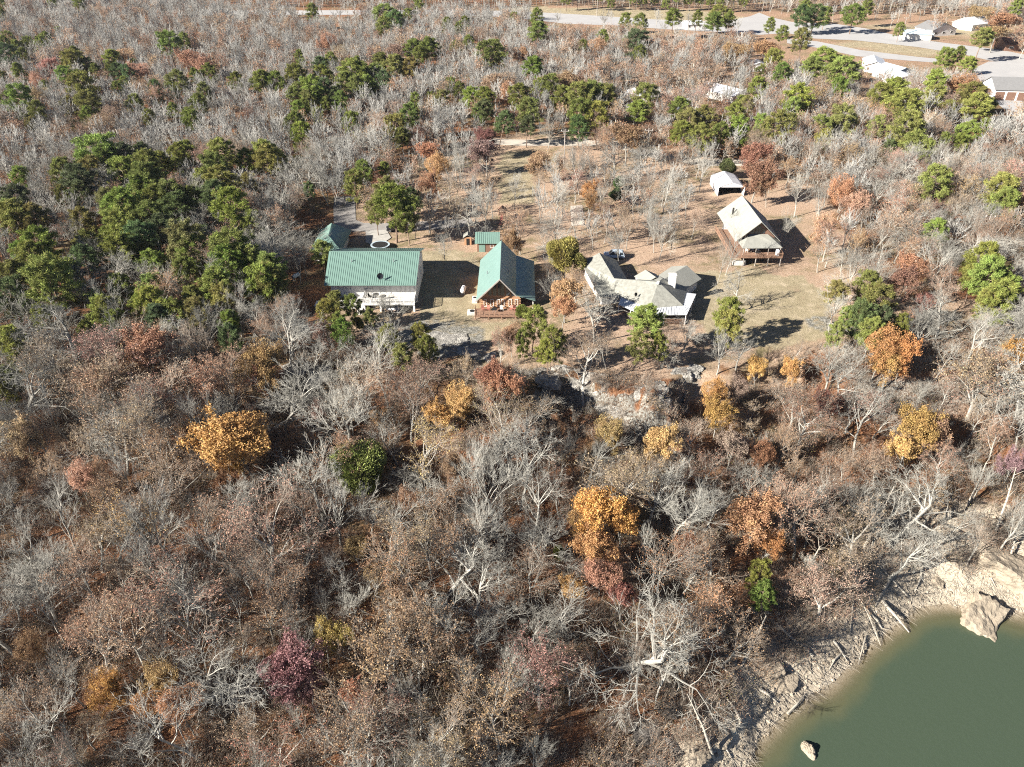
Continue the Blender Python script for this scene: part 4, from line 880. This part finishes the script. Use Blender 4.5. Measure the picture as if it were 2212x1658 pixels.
for i in range(5):
    tk, lf = crownpine(500+i, H=[14, 12.5, 15, 13, 11][i], cr=[2.7, 3.1, 2.5, 3.4, 3.0][i], start=[.42, .36, .5, .34, .25][i], nc=820); reg('pine_tree', i, tk, None, lf, [M['pinebark'], M['needle'], M['needle']])
for i in range(3):
    tk, lf = cedar(600+i, H=[6, 7.5, 6.5][i], cr=[2.5, 2.2, 1.6][i]); reg('cedar_tree', i, tk, None, lf, [M['pinebark'], M['needle'], M['needle']])

def solve(cx, cy, wpx, hf):
    """place and height of a tree whose crown centre shows at cx, cy and is wpx wide; hf(w) gives height, crown centre at .62 of it"""
    zg = 0; X = Y = 0; Wm = 6
    for _ in range(12):
        Ht = hf(Wm); X, Y = U(cx, cy, zg+.64*Ht); zg = .5*zg+.5*ground(X, Y); d = Y*math.cos(TH)+(CAMH-zg-.6*Ht)*math.sin(TH); Wm = wpx/F*d
    return X, Y, ground(X, Y), Wm, hf(Wm)
C = {'pine': (.25, .29, .075), 'dpine': (.15, .205, .085), 'lpine': (.32, .35, .095), 'olive': (.30, .30, .10),
     'gold': (.66, .37, .14), 'yellow': (.68, .50, .21), 'orange': (.58, .36, .19), 'russet': (.44, .25, .16), 'tan': (.52, .36, .23),
     'mauve': (.42, .27, .24), 'dred': (.36, .19, .13), 'pink': (.52, .33, .23), 'brown': (.32, .20, .13)}
# x, y, crown width, colour letter (all in 2212-wide picture units)
PINES = '''8,90,26,d 18,118,34,d 38,110,24,d 60,85,22,p 85,90,22,d 5,10,20,l 5,32,18,l 160,135,38,p 145,165,30,p 185,145,28,d 45,160,20,p 208,160,22,p 42,215,44,p 75,245,34,p 180,190,45,p 188,228,42,p 190,250,28,p 240,130,28,p 252,188,22,p 366,93,38,p 400,90,26,d 385,180,38,p 372,192,24,d 450,160,30,p 505,177,26,p 430,228,32,p 415,262,30,p 165,270,14,p 282,160,26,d 125,62,12,p 172,8,24,p 110,4,20,p
675,22,30,p 835,32,46,p 855,45,32,d 828,58,30,p 905,4,28,p 880,25,22,d 966,50,20,l 1003,48,20,l 990,58,18,d 1010,95,24,p 1062,115,48,p 1080,115,26,d 895,108,32,p 925,108,36,p 905,125,26,d 820,135,26,p 760,155,46,p 785,160,36,p 815,160,32,p 850,145,36,o 880,150,32,o 745,180,34,p 770,190,34,p 800,185,30,p 830,175,28,d 715,128,24,l 570,180,36,p 600,180,34,p 635,165,38,p 685,165,32,p 680,195,42,p 705,195,32,d 725,210,28,d 733,218,26,p 665,217,28,o 640,200,28,o 645,268,36,p 645,290,32,p 755,265,30,l 875,252,38,p 853,278,38,o 870,300,28,p 975,175,24,l 990,195,22,p 1018,210,32,p 1045,215,34,p 1055,240,32,d 1078,265,34,d 905,235,18,o 780,368,34,l 765,395,42,l 830,372,22,o 
1112,38,22,p 1157,38,28,p 1160,72,34,p 1258,98,24,d 1303,80,26,p 1372,88,40,d 1384,112,24,d 1352,35,26,l 1385,45,28,l 1455,42,30,p 1505,40,22,p 1555,33,38,l 1540,50,40,p 1575,50,28,l 1152,148,36,p 1125,212,40,p 1145,240,40,p 1160,190,26,p 1195,188,34,p 1210,212,34,p 1248,210,50,p 1275,205,42,p 1300,210,40,p 1252,245,42,p 1290,250,40,p 1137,272,28,d 1250,276,34,d 1392,212,42,l 1380,245,34,p 1465,235,34,p 1490,265,42,o 1520,260,42,o 1465,290,38,p 1505,295,38,o 1590,248,36,p 1597,280,36,p 1558,290,32,p 1635,188,28,l 1650,270,28,l
1690,68,24,p 1665,50,22,p 1735,85,32,l 1775,130,50,l 1765,150,38,l 1830,150,64,l 1670,130,32,l 1685,160,32,p 1725,213,46,l 1712,235,34,l 1675,270,48,l 1775,275,34,p 1778,300,28,l 1825,258,44,o 1895,275,32,o 1960,278,56,l 1965,308,38,p 1930,200,58,l 1955,225,60,l 1900,210,42,p 2030,180,38,l 2015,212,38,l 2045,125,28,l 2070,125,26,l 2090,145,28,l 2103,213,52,l 2110,235,46,l 2075,290,26,l 2100,285,32,l 1945,60,18,p 2120,85,34,l 2195,20,28,p 1740,15,36,d 1760,30,32,d 1730,32,30,d 1785,22,30,d 1845,30,38,p 1870,18,36,p 2030,395,66,l 2165,410,64,l 2168,440,56,l
210,335,66,p 230,350,46,p 200,375,42,o 270,345,42,d 265,375,40,p 300,335,28,d 320,360,46,p 320,395,56,p 300,415,46,p 405,330,32,p 460,335,46,o 460,365,42,p 440,395,32,p 490,400,52,p 470,430,46,d 500,450,56,p 560,470,62,p 590,490,56,p 545,500,46,d 510,540,64,l 490,570,52,p 530,560,46,p 375,430,46,p 390,455,46,d 340,440,46,p 280,450,56,p 270,490,52,p 330,480,56,p 350,500,46,d 400,520,56,o 420,545,46,p 300,520,46,d 265,540,46,p 270,565,28,p 585,580,42,o 590,610,46,o 560,610,46,p 470,620,46,l 475,650,36,l 330,625,40,p 325,660,46,l 305,665,36,p 570,350,42,o 600,352,32,l 545,400,28,o 665,415,18,d 140,370,36,p 165,395,46,d 175,420,32,d 20,440,46,d 15,465,42,p 50,470,52,o 75,480,46,o 80,540,56,p 70,560,46,p 110,600,70,p 90,590,50,p 20,600,46,p 15,640,46,d 190,560,42,d 195,530,36,p 150,585,34,l 30,740,44,l 50,790,30,p 10,830,40,p 695,545,30,o 500,700,28,p 490,735,36,d
720,655,34,l 735,702,36,l 765,662,38,p 715,672,42,l 745,715,42,p 800,690,28,o 848,728,46,l 912,728,42,p 928,748,40,p 872,772,42,l 850,440,76,p 828,415,54,o 880,468,50,p 895,430,40,d 812,455,40,o 1150,700,52,l 1130,738,28,l 1190,738,56,p 1185,770,44,l 1405,700,66,l 1388,745,44,l 1432,742,38,l 1570,678,58,l 1578,702,44,l 1875,618,54,p 1892,655,62,p 1862,682,54,d 1900,690,46,d 1878,715,48,l 1832,688,36,o 1812,640,44,o 1800,722,32,l 1938,698,36,p 2118,560,64,l 2142,598,74,l 2105,602,46,l 2150,642,64,l 2122,655,46,l 2182,620,46,l 2026,503,46,l 1645,1240,44,l 1660,1285,46,p'''
CEDARS = '''775,1003,120,l 1205,1190,26,p 1893,378,28,d 1575,358,34,d 1888,392,30,d 1127,668,26,p 1215,540,70,o 1240,560,44,o 2050,465,20,d 1338,390,26,d 1330,418,28,d 640,345,30,o 60,640,44,d 700,560,26,o 775,695,20,o'''
AUT = '''503,940,118,gold 480,975,70,gold 530,965,74,gold 985,860,56,yellow 1008,872,44,gold 950,900,44,yellow 1535,850,44,gold 1552,892,46,gold 1300,1105,84,gold 1345,1120,60,gold 1265,1135,56,orange 1655,1165,50,gold 1632,1120,84,orange 1905,750,66,gold 1958,752,58,gold 1925,785,50,gold 1975,925,66,gold 2025,935,54,tan 1955,975,48,yellow 2192,755,50,gold 2180,790,46,tan 1708,800,32,yellow 1640,790,30,yellow 1222,632,54,orange 1215,662,40,orange 1275,412,30,gold 1275,432,24,orange 235,1480,54,gold 355,1470,70,orange 395,1525,74,orange 330,1520,50,gold 60,1405,52,orange 700,1388,48,yellow 735,1370,34,yellow 770,1180,36,yellow 1240,1260,28,yellow
565,765,84,orange 575,810,50,russet 320,752,72,russet 345,715,44,tan 300,800,54,russet 1125,485,54,pink 1110,515,34,russet 270,120,40,tan 410,125,50,tan 440,145,36,tan 330,180,50,tan 335,205,44,pink 105,145,30,pink 80,175,26,pink 86,205,26,pink 10,222,26,tan 300,155,36,tan 710,92,40,tan 735,115,36,tan 855,115,32,tan 1050,78,56,tan 1080,178,56,tan 1095,200,40,orange 928,330,38,russet 940,360,40,orange 930,392,36,russet 1048,300,34,dred 1050,330,44,mauve 1165,345,40,pink 1168,385,32,pink 1028,378,36,pink 1355,298,56,russet 1230,178,40,tan 1130,118,32,tan 1595,112,46,orange 1656,108,42,orange 1365,68,46,tan 1345,100,40,tan 1290,102,34,pink 1640,335,50,russet 1636,375,54,russet 1665,395,40,russet 1868,188,32,tan 1775,172,40,tan 2075,185,70,russet 2110,205,40,russet 2125,28,54,orange 2170,45,56,orange 2200,70,52,tan 2150,75,50,orange 1825,410,56,orange 1850,435,44,tan 1960,540,54,tan 1975,575,50,russet 1955,610,46,russet 1790,490,50,pink 1780,530,46,pink 1850,520,42,tan 40,935,62,pink 85,950,60,pink 170,1035,60,pink 205,1015,44,tan 640,1450,90,mauve 665,1480,50,mauve 1090,840,60,russet 1060,820,50,russet 1310,935,50,orange 1340,905,50,brown 1430,960,54,orange 1280,1185,66,orange 1300,1225,60,russet 1260,1210,50,pink 2120,890,64,pink 2165,930,60,pink 2190,1000,44,mauve 970,1010,46,tan 590,1110,34,tan 1005,790,50,pink 1040,850,44,tan 690,720,24,mauve 985,1050,40,russet 880,1080,44,tan 1080,740,44,pink 1105,720,34,russet 1500,470,30,tan 1600,840,40,mauve 1580,960,46,mauve 1640,985,44,dred 1870,830,40,tan 1780,870,40,dred 1330,1280,40,russet 610,960,36,brown 870,1300,40,tan 760,1500,40,russet 1480,1180,40,russet 480,1050,34,russet 1720,1010,40,tan 2050,830,44,pink 2000,660,34,dred 1985,420,40,tan 690,890,30,mauve 1010,960,40,tan 820,910,34,tan'''
BAREH = '''1290,655,96 1588,615,52 1200,415,60 985,330,60 1015,440,70 1045,430,60 1255,355,70 1330,330,84 1350,380,70 1410,430,70 1420,480,56 1340,520,50 1430,500,56 1475,420,60 1580,520,66 1560,550,50 1520,350,70 1480,320,60 960,520,44 1450,740,40 1440,390,60 1290,590,0 1385,330,60 1600,470,36 1780,440,60 1730,400,60 1840,560,64 1900,590,60 2075,560,60 1185,270,70 1175,510,36 640,560,40 210,650,90 245,670,80 1110,395,44 1240,330,50 995,360,40 1300,410,50 1385,700,0 1135,560,0 1700,480,46'''
PROT = [(695, 532, 925, 682), (1022, 522, 1164, 692), (1022, 495, 1082, 545), (1262, 540, 1532, 702), (1520, 412, 1748, 582), (1535, 370, 1616, 426), (682, 470, 768, 537), (1540, 590, 1780, 700), (1080, 322, 1152, 440), (890, 700, 1060, 775), (1165, 812, 1500, 902), (928, 545, 1030, 690), (1780, 470, 1780, 470), (1230, 440, 1262, 486), (770, 478, 850, 500)]
FARP = [(1640, 34, 2040, 118), (1960, 90, 2212, 125), (2130, 150, 2212, 230), (1150, 26, 1400, 45), (1400, 36, 1640, 62), (1870, 130, 1960, 175), (1525, 182, 1592, 225), (1952, 45, 2150, 80), (1120, 304, 1230, 312), (640, 24, 780, 30), (1350, 200, 1400, 215), (1460, 215, 1488, 240), (1622, 138, 1648, 160)]
EXCL = LAWN+[[U(*p) for p in q] for q in ([(635, 470), (700, 465), (770, 440), (770, 480), (700, 565), (635, 560)], [(690, 620), (690, 520), (770, 470), (920, 530), (1180, 530), (1180, 700), (700, 700)], [(1262, 550), (1540, 550), (1560, 720), (1290, 720)], [(1510, 430), (1760, 430), (1760, 600), (1510, 600)], [(1530, 370), (1620, 370), (1620, 430), (1530, 430)],
    [(610, 610), (700, 590), (705, 690), (610, 690)], [(1690, 84), (2040, 128), (2212, 125), (2212, 110), (2000, 80), (1640, 26), (1106, 20), (430, 20), (430, 38), (1106, 42), (1560, 72)], [(2120, 140), (2260, 130), (2260, 300), (2150, 230)], [(1040, 300), (1420, 300), (1420, 320), (1040, 316)])]+SLABS
TREES = []                                          # (kind, x, y, z, height, colour name, projected x, y, px size)
def addtree(kind, X, Y, z, H, w_, col, hero):
    if kind == 'pine_tree' and -57 < X < -42 and 144 < Y < 170: return
    px, py, d = P(X, Y, z+.62*H); TREES.append(dict(kind=kind, x=X, y=Y, z=z, H=H, W=w_, col=col, px=px, py=py, s=H/d*F, hero=hero))
for tok in PINES.split():
    a = tok.split(','); X, Y, z, W_, H_ = solve(float(a[0]), float(a[1]), float(a[2])*(1.5 if float(a[0]) < 700 and float(a[1]) > 320 else 1.3 if float(a[1]) < 320 else 1.08), lambda w_: max(7., min(15.5, 4.0+1.25*w_)))
    addtree('pine_tree', X, Y, z, H_, W_, {'p': 'pine', 'd': 'dpine', 'l': 'lpine', 'o': 'olive'}[a[3]], True)
for k in range(17):
    X, Y = U(1225+24*k, 26+R.uniform(-3, 3)+k*.3, 0); addtree('pine_tree', X, Y+8, 0, R.uniform(11, 14), 6, 'dpine' if k % 3 else 'pine', True)
PR = random.Random(3)
for poly, n_, wr in (([(0, 340), (200, 320), (600, 315), (615, 560), (600, 640), (480, 730), (260, 700), (0, 880)], 48, (30, 58)), ([(0, 60), (260, 110), (460, 150), (460, 260), (0, 300)], 26, (22, 36)), ([(600, 110), (1100, 90), (1100, 260), (640, 260)], 22, (22, 36)), ([(1640, 150), (2200, 230), (2200, 330), (1440, 330)], 18, (26, 40))):
    k = 0
    while k < n_:
        x, y = PR.uniform(0, 2212), PR.uniform(0, 900)
        if inpoly(x, y, poly):
            X, Y, z, W_, H_ = solve(x, y, PR.uniform(*wr), lambda w_: max(6., min(15., 4.0+1.25*w_))); k += 1
            if not any(inpoly(X, Y, p) for p in EXCL): addtree('pine_tree', X, Y, z, H_, W_, PR.choice(('pine', 'pine', 'olive', 'dpine', 'lpine')), True)
for tok in CEDARS.split():
    a = tok.split(','); X, Y, z, W_, H_ = solve(float(a[0]), float(a[1]), float(a[2])*1.05, lambda w_: max(3, min(8, 1.25*w_)))
    addtree('cedar_tree', X, Y, z, H_, W_, {'p': 'pine', 'd': 'dpine', 'o': 'olive', 'l': 'lpine'}[a[3]], True)
for tok in AUT.split():
    a = tok.split(','); X, Y, z, W_, H_ = solve(float(a[0]), float(a[1]), float(a[2])*1.3, lambda w_: max(5., min(12.5, 4.4+.95*w_)))
    sparse = a[3] in ('tan', 'pink', 'brown') and R.random() < .5
    addtree('withered_oak' if sparse else 'autumn_tree', X, Y, z, H_, W_, a[3], True)
for tok in BAREH.split():
    a = tok.split(',')
    if float(a[2]) < 5: continue
    X, Y, z, W_, H_ = solve(float(a[0]), float(a[1]), float(a[2])*1.05, lambda w_: max(5., min(13, 4+1.25*w_))); addtree('bare_tree', X, Y, z, H_, W_, 'grey', True)
HWP = [[(1640, 24), (1810, 46), (2212, 100), (2212, 140), (2030, 140), (1850, 122), (1700, 106), (1640, 82)], [(2105, 150), (2212, 130), (2212, 240), (2140, 228)]]
YQ = [(1060, 285), (1310, 285), (1310, 328), (1060, 328)]
HWQ = [(1106, 16), (1640, 30), (1640, 78), (1400, 66), (1106, 44)]
HERO = [q for q in TREES if q['kind'] != 'bare_tree']
cell = {}
def near(X, Y, r):
    ci, cj = int(X//8), int(Y//8)
    for i in range(ci-1, ci+2):
        for j in range(cj-1, cj+2):
            for (a, b_) in cell.get((i, j), ()):
                if (a-X)**2+(b_-Y)**2 < r*r: return True
    return False
def put(X, Y): cell.setdefault((int(X//8), int(Y//8)), []).append((X, Y))
for q in TREES: put(q['x'], q['y'])
RR = random.Random(11)
def fill(ymin, ymax, tries, spacing, hrange):
    for _ in range(tries):
        Y = RR.uniform(ymin, ymax); hwid = (Y*math.cos(TH)+CAMH*math.sin(TH))*.70+10; X = RR.uniform(-hwid-6, hwid)
        if Y < 112 and Y < interp(X, SH)+(7+7*sm((X-40)/30)) and RR.random() < (1 if Y < interp(X, SH)+5.5 else .7): continue
        if 0 < X < 42 and Y < interp(X, SH)+12.5: continue
        if 3 < X < 24 and Y < 56: continue
        yard = inpoly(X, Y, YARD) and Y > 106
        sp = spacing*(1.2 if yard else 1)*RR.uniform(.65, 1.4)
        if near(X, Y, sp): continue
        if any(inpoly(X, Y, p) for p in EXCL): continue
        z = ground(X, Y); H = RR.uniform(*hrange)*(.8 if yard else 1)
        if -3.5 > z > -9 and Y > 95 and 3 < X < 27: continue
        bx, by, d = P(X, Y, z); tx, ty, d2 = P(X, Y, z+H); wpx = 2.3/d*F
        if by < -30: continue
        bad = False
        for (a, b_, c, e) in PROT+FARP:
            if tx-wpx*.6 < c and tx+wpx*.6 > a and ty < e and by > b_: bad = True; break
        if bad and RR.random() < (.97 if by > 300 else .95): continue
        cxp, cyp, _ = P(X, Y, z+.6*H)
        if any(inpoly(cxp, cyp, p) or inpoly(tx, ty, p) for p in HWP) and RR.random() < .97: continue
        if (inpoly(cxp, cyp, YQ) or inpoly(tx, ty, YQ)) and RR.random() < .85: continue
        if inpoly(cxp, cyp, HWQ) and RR.random() < .6: continue
        if any((q['px']-cxp)**2+((q['py']-cyp)*1.1)**2 < (.55*max(q['W']/q['H'], .5)*q['s']+(1.1 if q['col'] in ('gold', 'yellow', 'orange') else .6)*wpx)**2 and Y < q['y']+2 for q in HERO) and RR.random() < .9: continue
        oak = RR.random() < (.42 if Y < 108 else .35 if yard else .14)
        if X > 20 and Y > 150: oak = RR.random() < .4
        if X < -35 and Y < 85: oak = RR.random() < .3
        col = RR.choice(('tan', 'russet', 'pink', 'pink', 'brown', 'orange', 'tan', 'tan')) if oak else 'grey'
        addtree('withered_oak' if oak else 'bare_tree', X, Y, z, H, 5, col, False); put(X, Y)
fill(38, 112, 9000, 4.3, (6.5, 15.5))
fill(112, 190, 9000, 4.0, (8.5, 13)); fill(190, 330, 18000, 3.9, (8.5, 13)); fill(330, 600, 30000, 4.5, (9, 13.5))

# ---- labels: each tree is told by the nearest landmark in the picture
LM = [(810, 590, 'white house'), (1090, 600, 'log cabin'), (1400, 610, 'grey ranch house'), (1630, 490, 'brown chalet'), (1572, 395, 'white carport'), (505, 940, 'big golden tree'), (775, 1003, 'round olive cedar'),
      (985, 865, 'yellow tree by the bluff'), (1310, 1115, 'orange and gold tree'), (640, 1450, 'mauve tree'), (1300, 840, 'pale bluff ledge'), (1645, 1260, 'lone shore pine'), (1925, 755, 'lawn side golden tree'),
      (1980, 930, 'right edge golden tree'), (2130, 1300, 'tilted shore slab'), (1700, 1480, 'pebbly shore'), (1570, 680, 'lone pine on the lawn edge'), (850, 440, 'big green tree by the driveway'), (975, 735, 'white rock slab'),
      (1310, 110, 'middle of the highway'), (1830, 80, 'right end of the highway'), (2180, 200, 'brown garage doors'), (1930, 160, 'far house cluster'), (1560, 205, 'long white barn roof'), (1250, 215, 'dense pine grove'), (700, 180, 'long pine belt'),
      (350, 165, 'dark parked car'), (40, 110, 'dark pines at the left edge'), (180, 200, 'upper left pines'), (300, 450, 'left pine wood'), (560, 480, 'pine left of the garage'), (90, 590, 'pines at the left edge'), (60, 800, 'left frame edge'),
      (230, 660, 'white dead tree'), (320, 760, 'russet oak on the left slope'), (565, 780, 'orange oak below the white house'), (150, 1100, 'shaded left slope'), (100, 1450, 'bottom left corner'), (370, 1500, 'orange oaks at the bottom'), (900, 1250, 'red leafed slope'),
      (1100, 1550, 'bottom edge middle'), (1400, 1590, 'dark boulder pile'), (1850, 1120, 'trees leaning over the shore'), (1650, 1120, 'orange and yellow oak'), (2130, 600, 'big pine at the right'), (1180, 370, 'gravel lane'), (2030, 400, 'pale green pine at the right'), (640, 1150, 'open patch of leaf litter'), (1085, 460, 'playset'), (1215, 545, 'grey green cedar beside the ranch')]
LOOK = {'grey': 'bare grey', 'pine': 'mid green', 'dpine': 'dark green', 'lpine': 'light green', 'olive': 'olive green', 'gold': 'golden', 'yellow': 'yellow', 'orange': 'orange', 'russet': 'russet', 'tan': 'tan', 'mauve': 'mauve', 'dred': 'dark red', 'pink': 'pinkish', 'brown': 'brown'}
NOUN = {'bare_tree': 'tree', 'withered_oak': 'thin leaved oak', 'autumn_tree': 'leafy tree', 'pine_tree': 'pine', 'cedar_tree': 'cedar'}
GRP = {'bare_tree': 'bare grey trees', 'withered_oak': 'oaks with withered leaves', 'autumn_tree': 'trees in autumn colour', 'pine_tree': 'green pines', 'cedar_tree': 'cedars'}
ORD = ['', 'second ', 'third ', 'fourth ', 'fifth ', 'sixth ', 'seventh ', 'eighth ', 'ninth ', 'tenth ']
DIRS = ['right of', 'below right of', 'below', 'below left of', 'left of', 'above left of', 'above', 'above right of']
def label_all(ts):
    bins = {}
    for q in ts:
        l = min(LM, key=lambda m_: (m_[0]-q['px'])**2+(m_[1]-q['py'])**2); dx, dy = q['px']-l[0], q['py']-l[1]
        dr = DIRS[int(round(math.atan2(dy, dx)/(math.pi/4))) % 8]
        bins.setdefault((q['kind'], q['col'], l[2], dr), []).append((dx*dx+dy*dy, id(q), q))
    for (kd, col, ln, dr), L in bins.items():
        L.sort()
        for i, (_, _, q) in enumerate(L):
            o = ORD[i] if i < 10 else '%dth ' % (i+1)
            q['label'] = '%s %s, %snearest %s the %s' % (LOOK[col], NOUN[kd], o, dr, ln)
byk = {}
for q in TREES: byk.setdefault(q['kind'], []).append(q)
IND, FAR = [], []
for kd, L in byk.items():
    L = [q for q in L]; vis = lambda q: 10 < q['px'] < 2202 and -8 < q['py'] < 1700
    a = sorted([q for q in L if vis(q)], key=lambda q: -(q['s']+(1e4 if q['hero'] else 0)))
    lim = 300
    IND += a[:lim]; FAR += a[lim:]+[q for q in L if not vis(q)]
label_all(IND)
TR = random.Random(5)
for q in IND:
    pl = PROTO[q['kind']]
    if q['kind'] == 'cedar_tree': pr = pl[2] if q['W'] < 3.2 else pl[0] if q['W'] > 5 else pl[1]
    else: pr = TR.choice(pl)
    sz = q['H']/pr['H']; sxy = max(sz*.6, min(sz*1.5, q['W']/2/pr['r']))*TR.uniform(.97, 1.03) if q['hero'] else sz*TR.uniform(.85, 1.35)
    rz = TR.uniform(0, 6.28); lx, ly = TR.gauss(0, .06), TR.gauss(0, .06)
    if q['y'] < 75 and q['x'] > 5: lx -= .04; ly += .20   # shore trees lean out to the light
    big = q['s'] > 75
    c = C.get(q['col'], (.3, .25, .2)); c = tuple(x*TR.uniform(.88, 1.12) for x in c)
    if big:
        o = bpy.data.objects.new(q['kind'], None); o.empty_display_size = .5; COL.objects.link(o)
        for nm in ('trunk', 'crown'):
            p_ = bpy.data.objects.new(nm, pr[nm]); COL.objects.link(p_); p_.parent = o; p_.color = (*c, 1)
    else:
        o = bpy.data.objects.new(q['kind'], pr['all']); COL.objects.link(o); o.color = (*c, 1)
    o.location = (q['x'], q['y'], q['z']-.1); o.rotation_euler = (lx, ly, rz); o.scale = (sxy, sxy, sz)
    tag(o, q['label'], 'tree', GRP[q['kind']])

# ---- the rest of the woods: one object per kind, thousands of trees
def wood(name, label, protos, pts):
    """pts: (x, y, z, rotation, scale, proto index); real trees instanced on the points"""
    pc = bpy.data.collections.new(name+'_sources')
    for k, (me_, c) in enumerate(protos):
        me_ = me_.copy()
        for i_, mm in enumerate(me_.materials):
            if mm == M['leaf']:
                key = 'leaves %.2f %.2f %.2f' % c
                if key not in M: M[key] = leafmat(key, trans=.3, col=c)
                me_.materials[i_] = M[key]
        o_ = bpy.data.objects.new('%s_source_%02d' % (name, k), me_); pc.objects.link(o_)
    me_ = bpy.data.meshes.new(name); me_.from_pydata([p[:3] for p in pts], [], [])
    for nm, i, ty in (('rz', 3, 'FLOAT'), ('sc', 4, 'FLOAT'), ('pk', 5, 'INT')):
        a = me_.attributes.new(nm, ty, 'POINT'); a.data.foreach_set('value', [p[i] for p in pts])
    o_ = bpy.data.objects.new(name, me_); COL.objects.link(o_)
    ng = bpy.data.node_groups.new(name, 'GeometryNodeTree')
    ng.interface.new_socket('Geometry', in_out='INPUT', socket_type='NodeSocketGeometry'); ng.interface.new_socket('Geometry', in_out='OUTPUT', socket_type='NodeSocketGeometry')
    gi = ng.nodes.new('NodeGroupInput'); go = ng.nodes.new('NodeGroupOutput'); ip = ng.nodes.new('GeometryNodeInstanceOnPoints'); ci = ng.nodes.new('GeometryNodeCollectionInfo')
    ci.inputs['Collection'].default_value = pc; ci.inputs['Separate Children'].default_value = True; ci.inputs['Reset Children'].default_value = True
    def attr(nm, ty):
        a = ng.nodes.new('GeometryNodeInputNamedAttribute'); a.data_type = ty; a.inputs['Name'].default_value = nm
        return [s for s in a.outputs if s.enabled and s.name == 'Attribute'][0]
    cx = ng.nodes.new('ShaderNodeCombineXYZ'); ng.links.new(attr('rz', 'FLOAT'), cx.inputs[2])
    L = ng.links.new; L(gi.outputs[0], ip.inputs['Points']); L(ci.outputs[0], ip.inputs['Instance']); ip.inputs['Pick Instance'].default_value = True
    L(attr('pk', 'INT'), ip.inputs['Instance Index']); L(cx.outputs[0], ip.inputs['Rotation']); L(attr('sc', 'FLOAT'), ip.inputs['Scale']); L(ip.outputs[0], go.inputs[0])
    mod = o_.modifiers.new('trees', 'NODES'); mod.node_group = ng
    return tag(o_, label, 'woodland', None, 'stuff')
ptp = [(q['x'], q['y'], q['z']-.1, TR.uniform(0, 6.28), q['H']/14, TR.randrange(5)) for q in FAR if q['kind'] == 'pine_tree']
M['needle2'] = leafmat('far needles', var=.5, trans=.2, col=C['pine'])
pp = []
for x in PROTO['pine_tree']:
    mm_ = x['all'].copy(); mm_.materials[1] = M['needle2']; mm_.materials[2] = M['needle2']; pp.append((mm_, C['pine']))
if ptp: wood('pine_woods', 'mass of smaller pines scattered through the far woods', pp, ptp)
FAR = [q for q in FAR if q['kind'] != 'pine_tree']
pts, pto = [], []
for q in FAR:
    p_ = (q['x'], q['y'], q['z']-.1, TR.uniform(0, 6.28)); far = q['y'] > 150
    if q['kind'] == 'withered_oak':
        if far: k = TR.randrange(6); pto.append(p_+(q['H']/PROTO['far_oak'][k % 2]['H'], k))
        else: k = 6+TR.randrange(6); pto.append(p_+(q['H']/PROTO['withered_oak'][k-6]['H'], k))
    else:
        if far: k = TR.randrange(4); pts.append(p_+(q['H']/PROTO['far_bare'][k]['H'], k))
        else: k = 4+TR.randrange(12); pts.append(p_+(q['H']/PROTO['bare_tree'][k-4]['H'], k))
wood('bare_woods', 'mass of leafless grey trees filling the woods behind the houses', [(x['all'], (.3, .3, .3)) for x in PROTO['far_bare']+PROTO['bare_tree']], pts)
wood('withered_oak_woods', 'mass of thin leaved tan oaks mixed through the woods', [(PROTO['far_oak'][k % 2]['all'], C[c]) for k, c in enumerate(('tan', 'russet', 'pink', 'tan', 'brown', 'pink'))]+[(x['all'], C[c]) for x, c in zip(PROTO['withered_oak'], ('tan', 'russet', 'pink', 'orange', 'brown', 'mauve'))], pto)
# ---- undergrowth: saplings and brush on the slope and among the trees
def brush(seed, leaves, col_m):
    rr = random.Random(seed); b_ = TB()
    for _ in range(26):
        a_ = rr.uniform(0, 6.28); o_ = Vector((rr.gauss(0, .5), rr.gauss(0, .5), 0)); d = Vector((math.cos(a_)*.5, math.sin(a_)*.5, rr.uniform(.7, 1.3))); e = o_+d*rr.uniform(.7, 1.6)
        b_.tube(o_, e, .014, .008, 3)
        for _ in range(4): f_ = o_.lerp(e, rr.uniform(.3, 1)); b_.spike(f_, f_+(d+rdir(rr)*.9).normalized()*rr.uniform(.4, .9), .008)
    for _ in range(leaves):
        b_.quad(Vector((rr.gauss(0, .7), rr.gauss(0, .7), abs(rr.gauss(.5, .5)))), .055, rr, 1)
    return b_.mesh('brush', [TT_, L_])
bp = []
for _ in range(9500):
    Y = TR.uniform(40, 330) if TR.random() < .5 else TR.uniform(40, 125); hw = (Y*.83+40)*.68+8; X = TR.uniform(-hw, hw)
    if Y < interp(X, SH)+5 or any(inpoly(X, Y, p) for p in EXCL) or (inpoly(X, Y, YARD) and TR.random() < .93): continue
    bp.append((X, Y, ground(X, Y)-.05, TR.uniform(0, 6.28), TR.uniform(.6, 1.5), TR.randrange(6)))
brs = [brush(900+k, n_, None) for k, n_ in enumerate((0, 160, 260, 60, 120, 200))]
o = wood('undergrowth', 'tangled leafless brush and saplings growing between the trees', list(zip(brs, (C['tan'], C['russet'], C['pink'], C['olive'], C['russet'], C['orange']))), bp); o['category'] = 'undergrowth'
print('INDIV', len(IND), 'FAR', len(FAR), {k: len(v) for k, v in byk.items()}, 'brush', len(bp))

# ------------------------------------------------------------------ haze
mb = MB(); mb.box(-700, 700, -60, 900, -32, 74)
m = bpy.data.materials.new('air'); m.use_nodes = True; t = m.node_tree; t.nodes.remove(t.nodes['Principled BSDF'])
pv = t.nodes.new('ShaderNodeVolumePrincipled'); pv.inputs['Color'].default_value = (.92, .95, 1, 1); pv.inputs['Density'].default_value = .00006; pv.inputs['Anisotropy'].default_value = .3
t.links.new(pv.outputs[0], t.nodes['Material Output'].inputs['Volume'])
o = mb.build('haze', m); o['kind'] = 'stuff'; tag(o, 'thin pale air veiling the far woods and highway', 'haze')
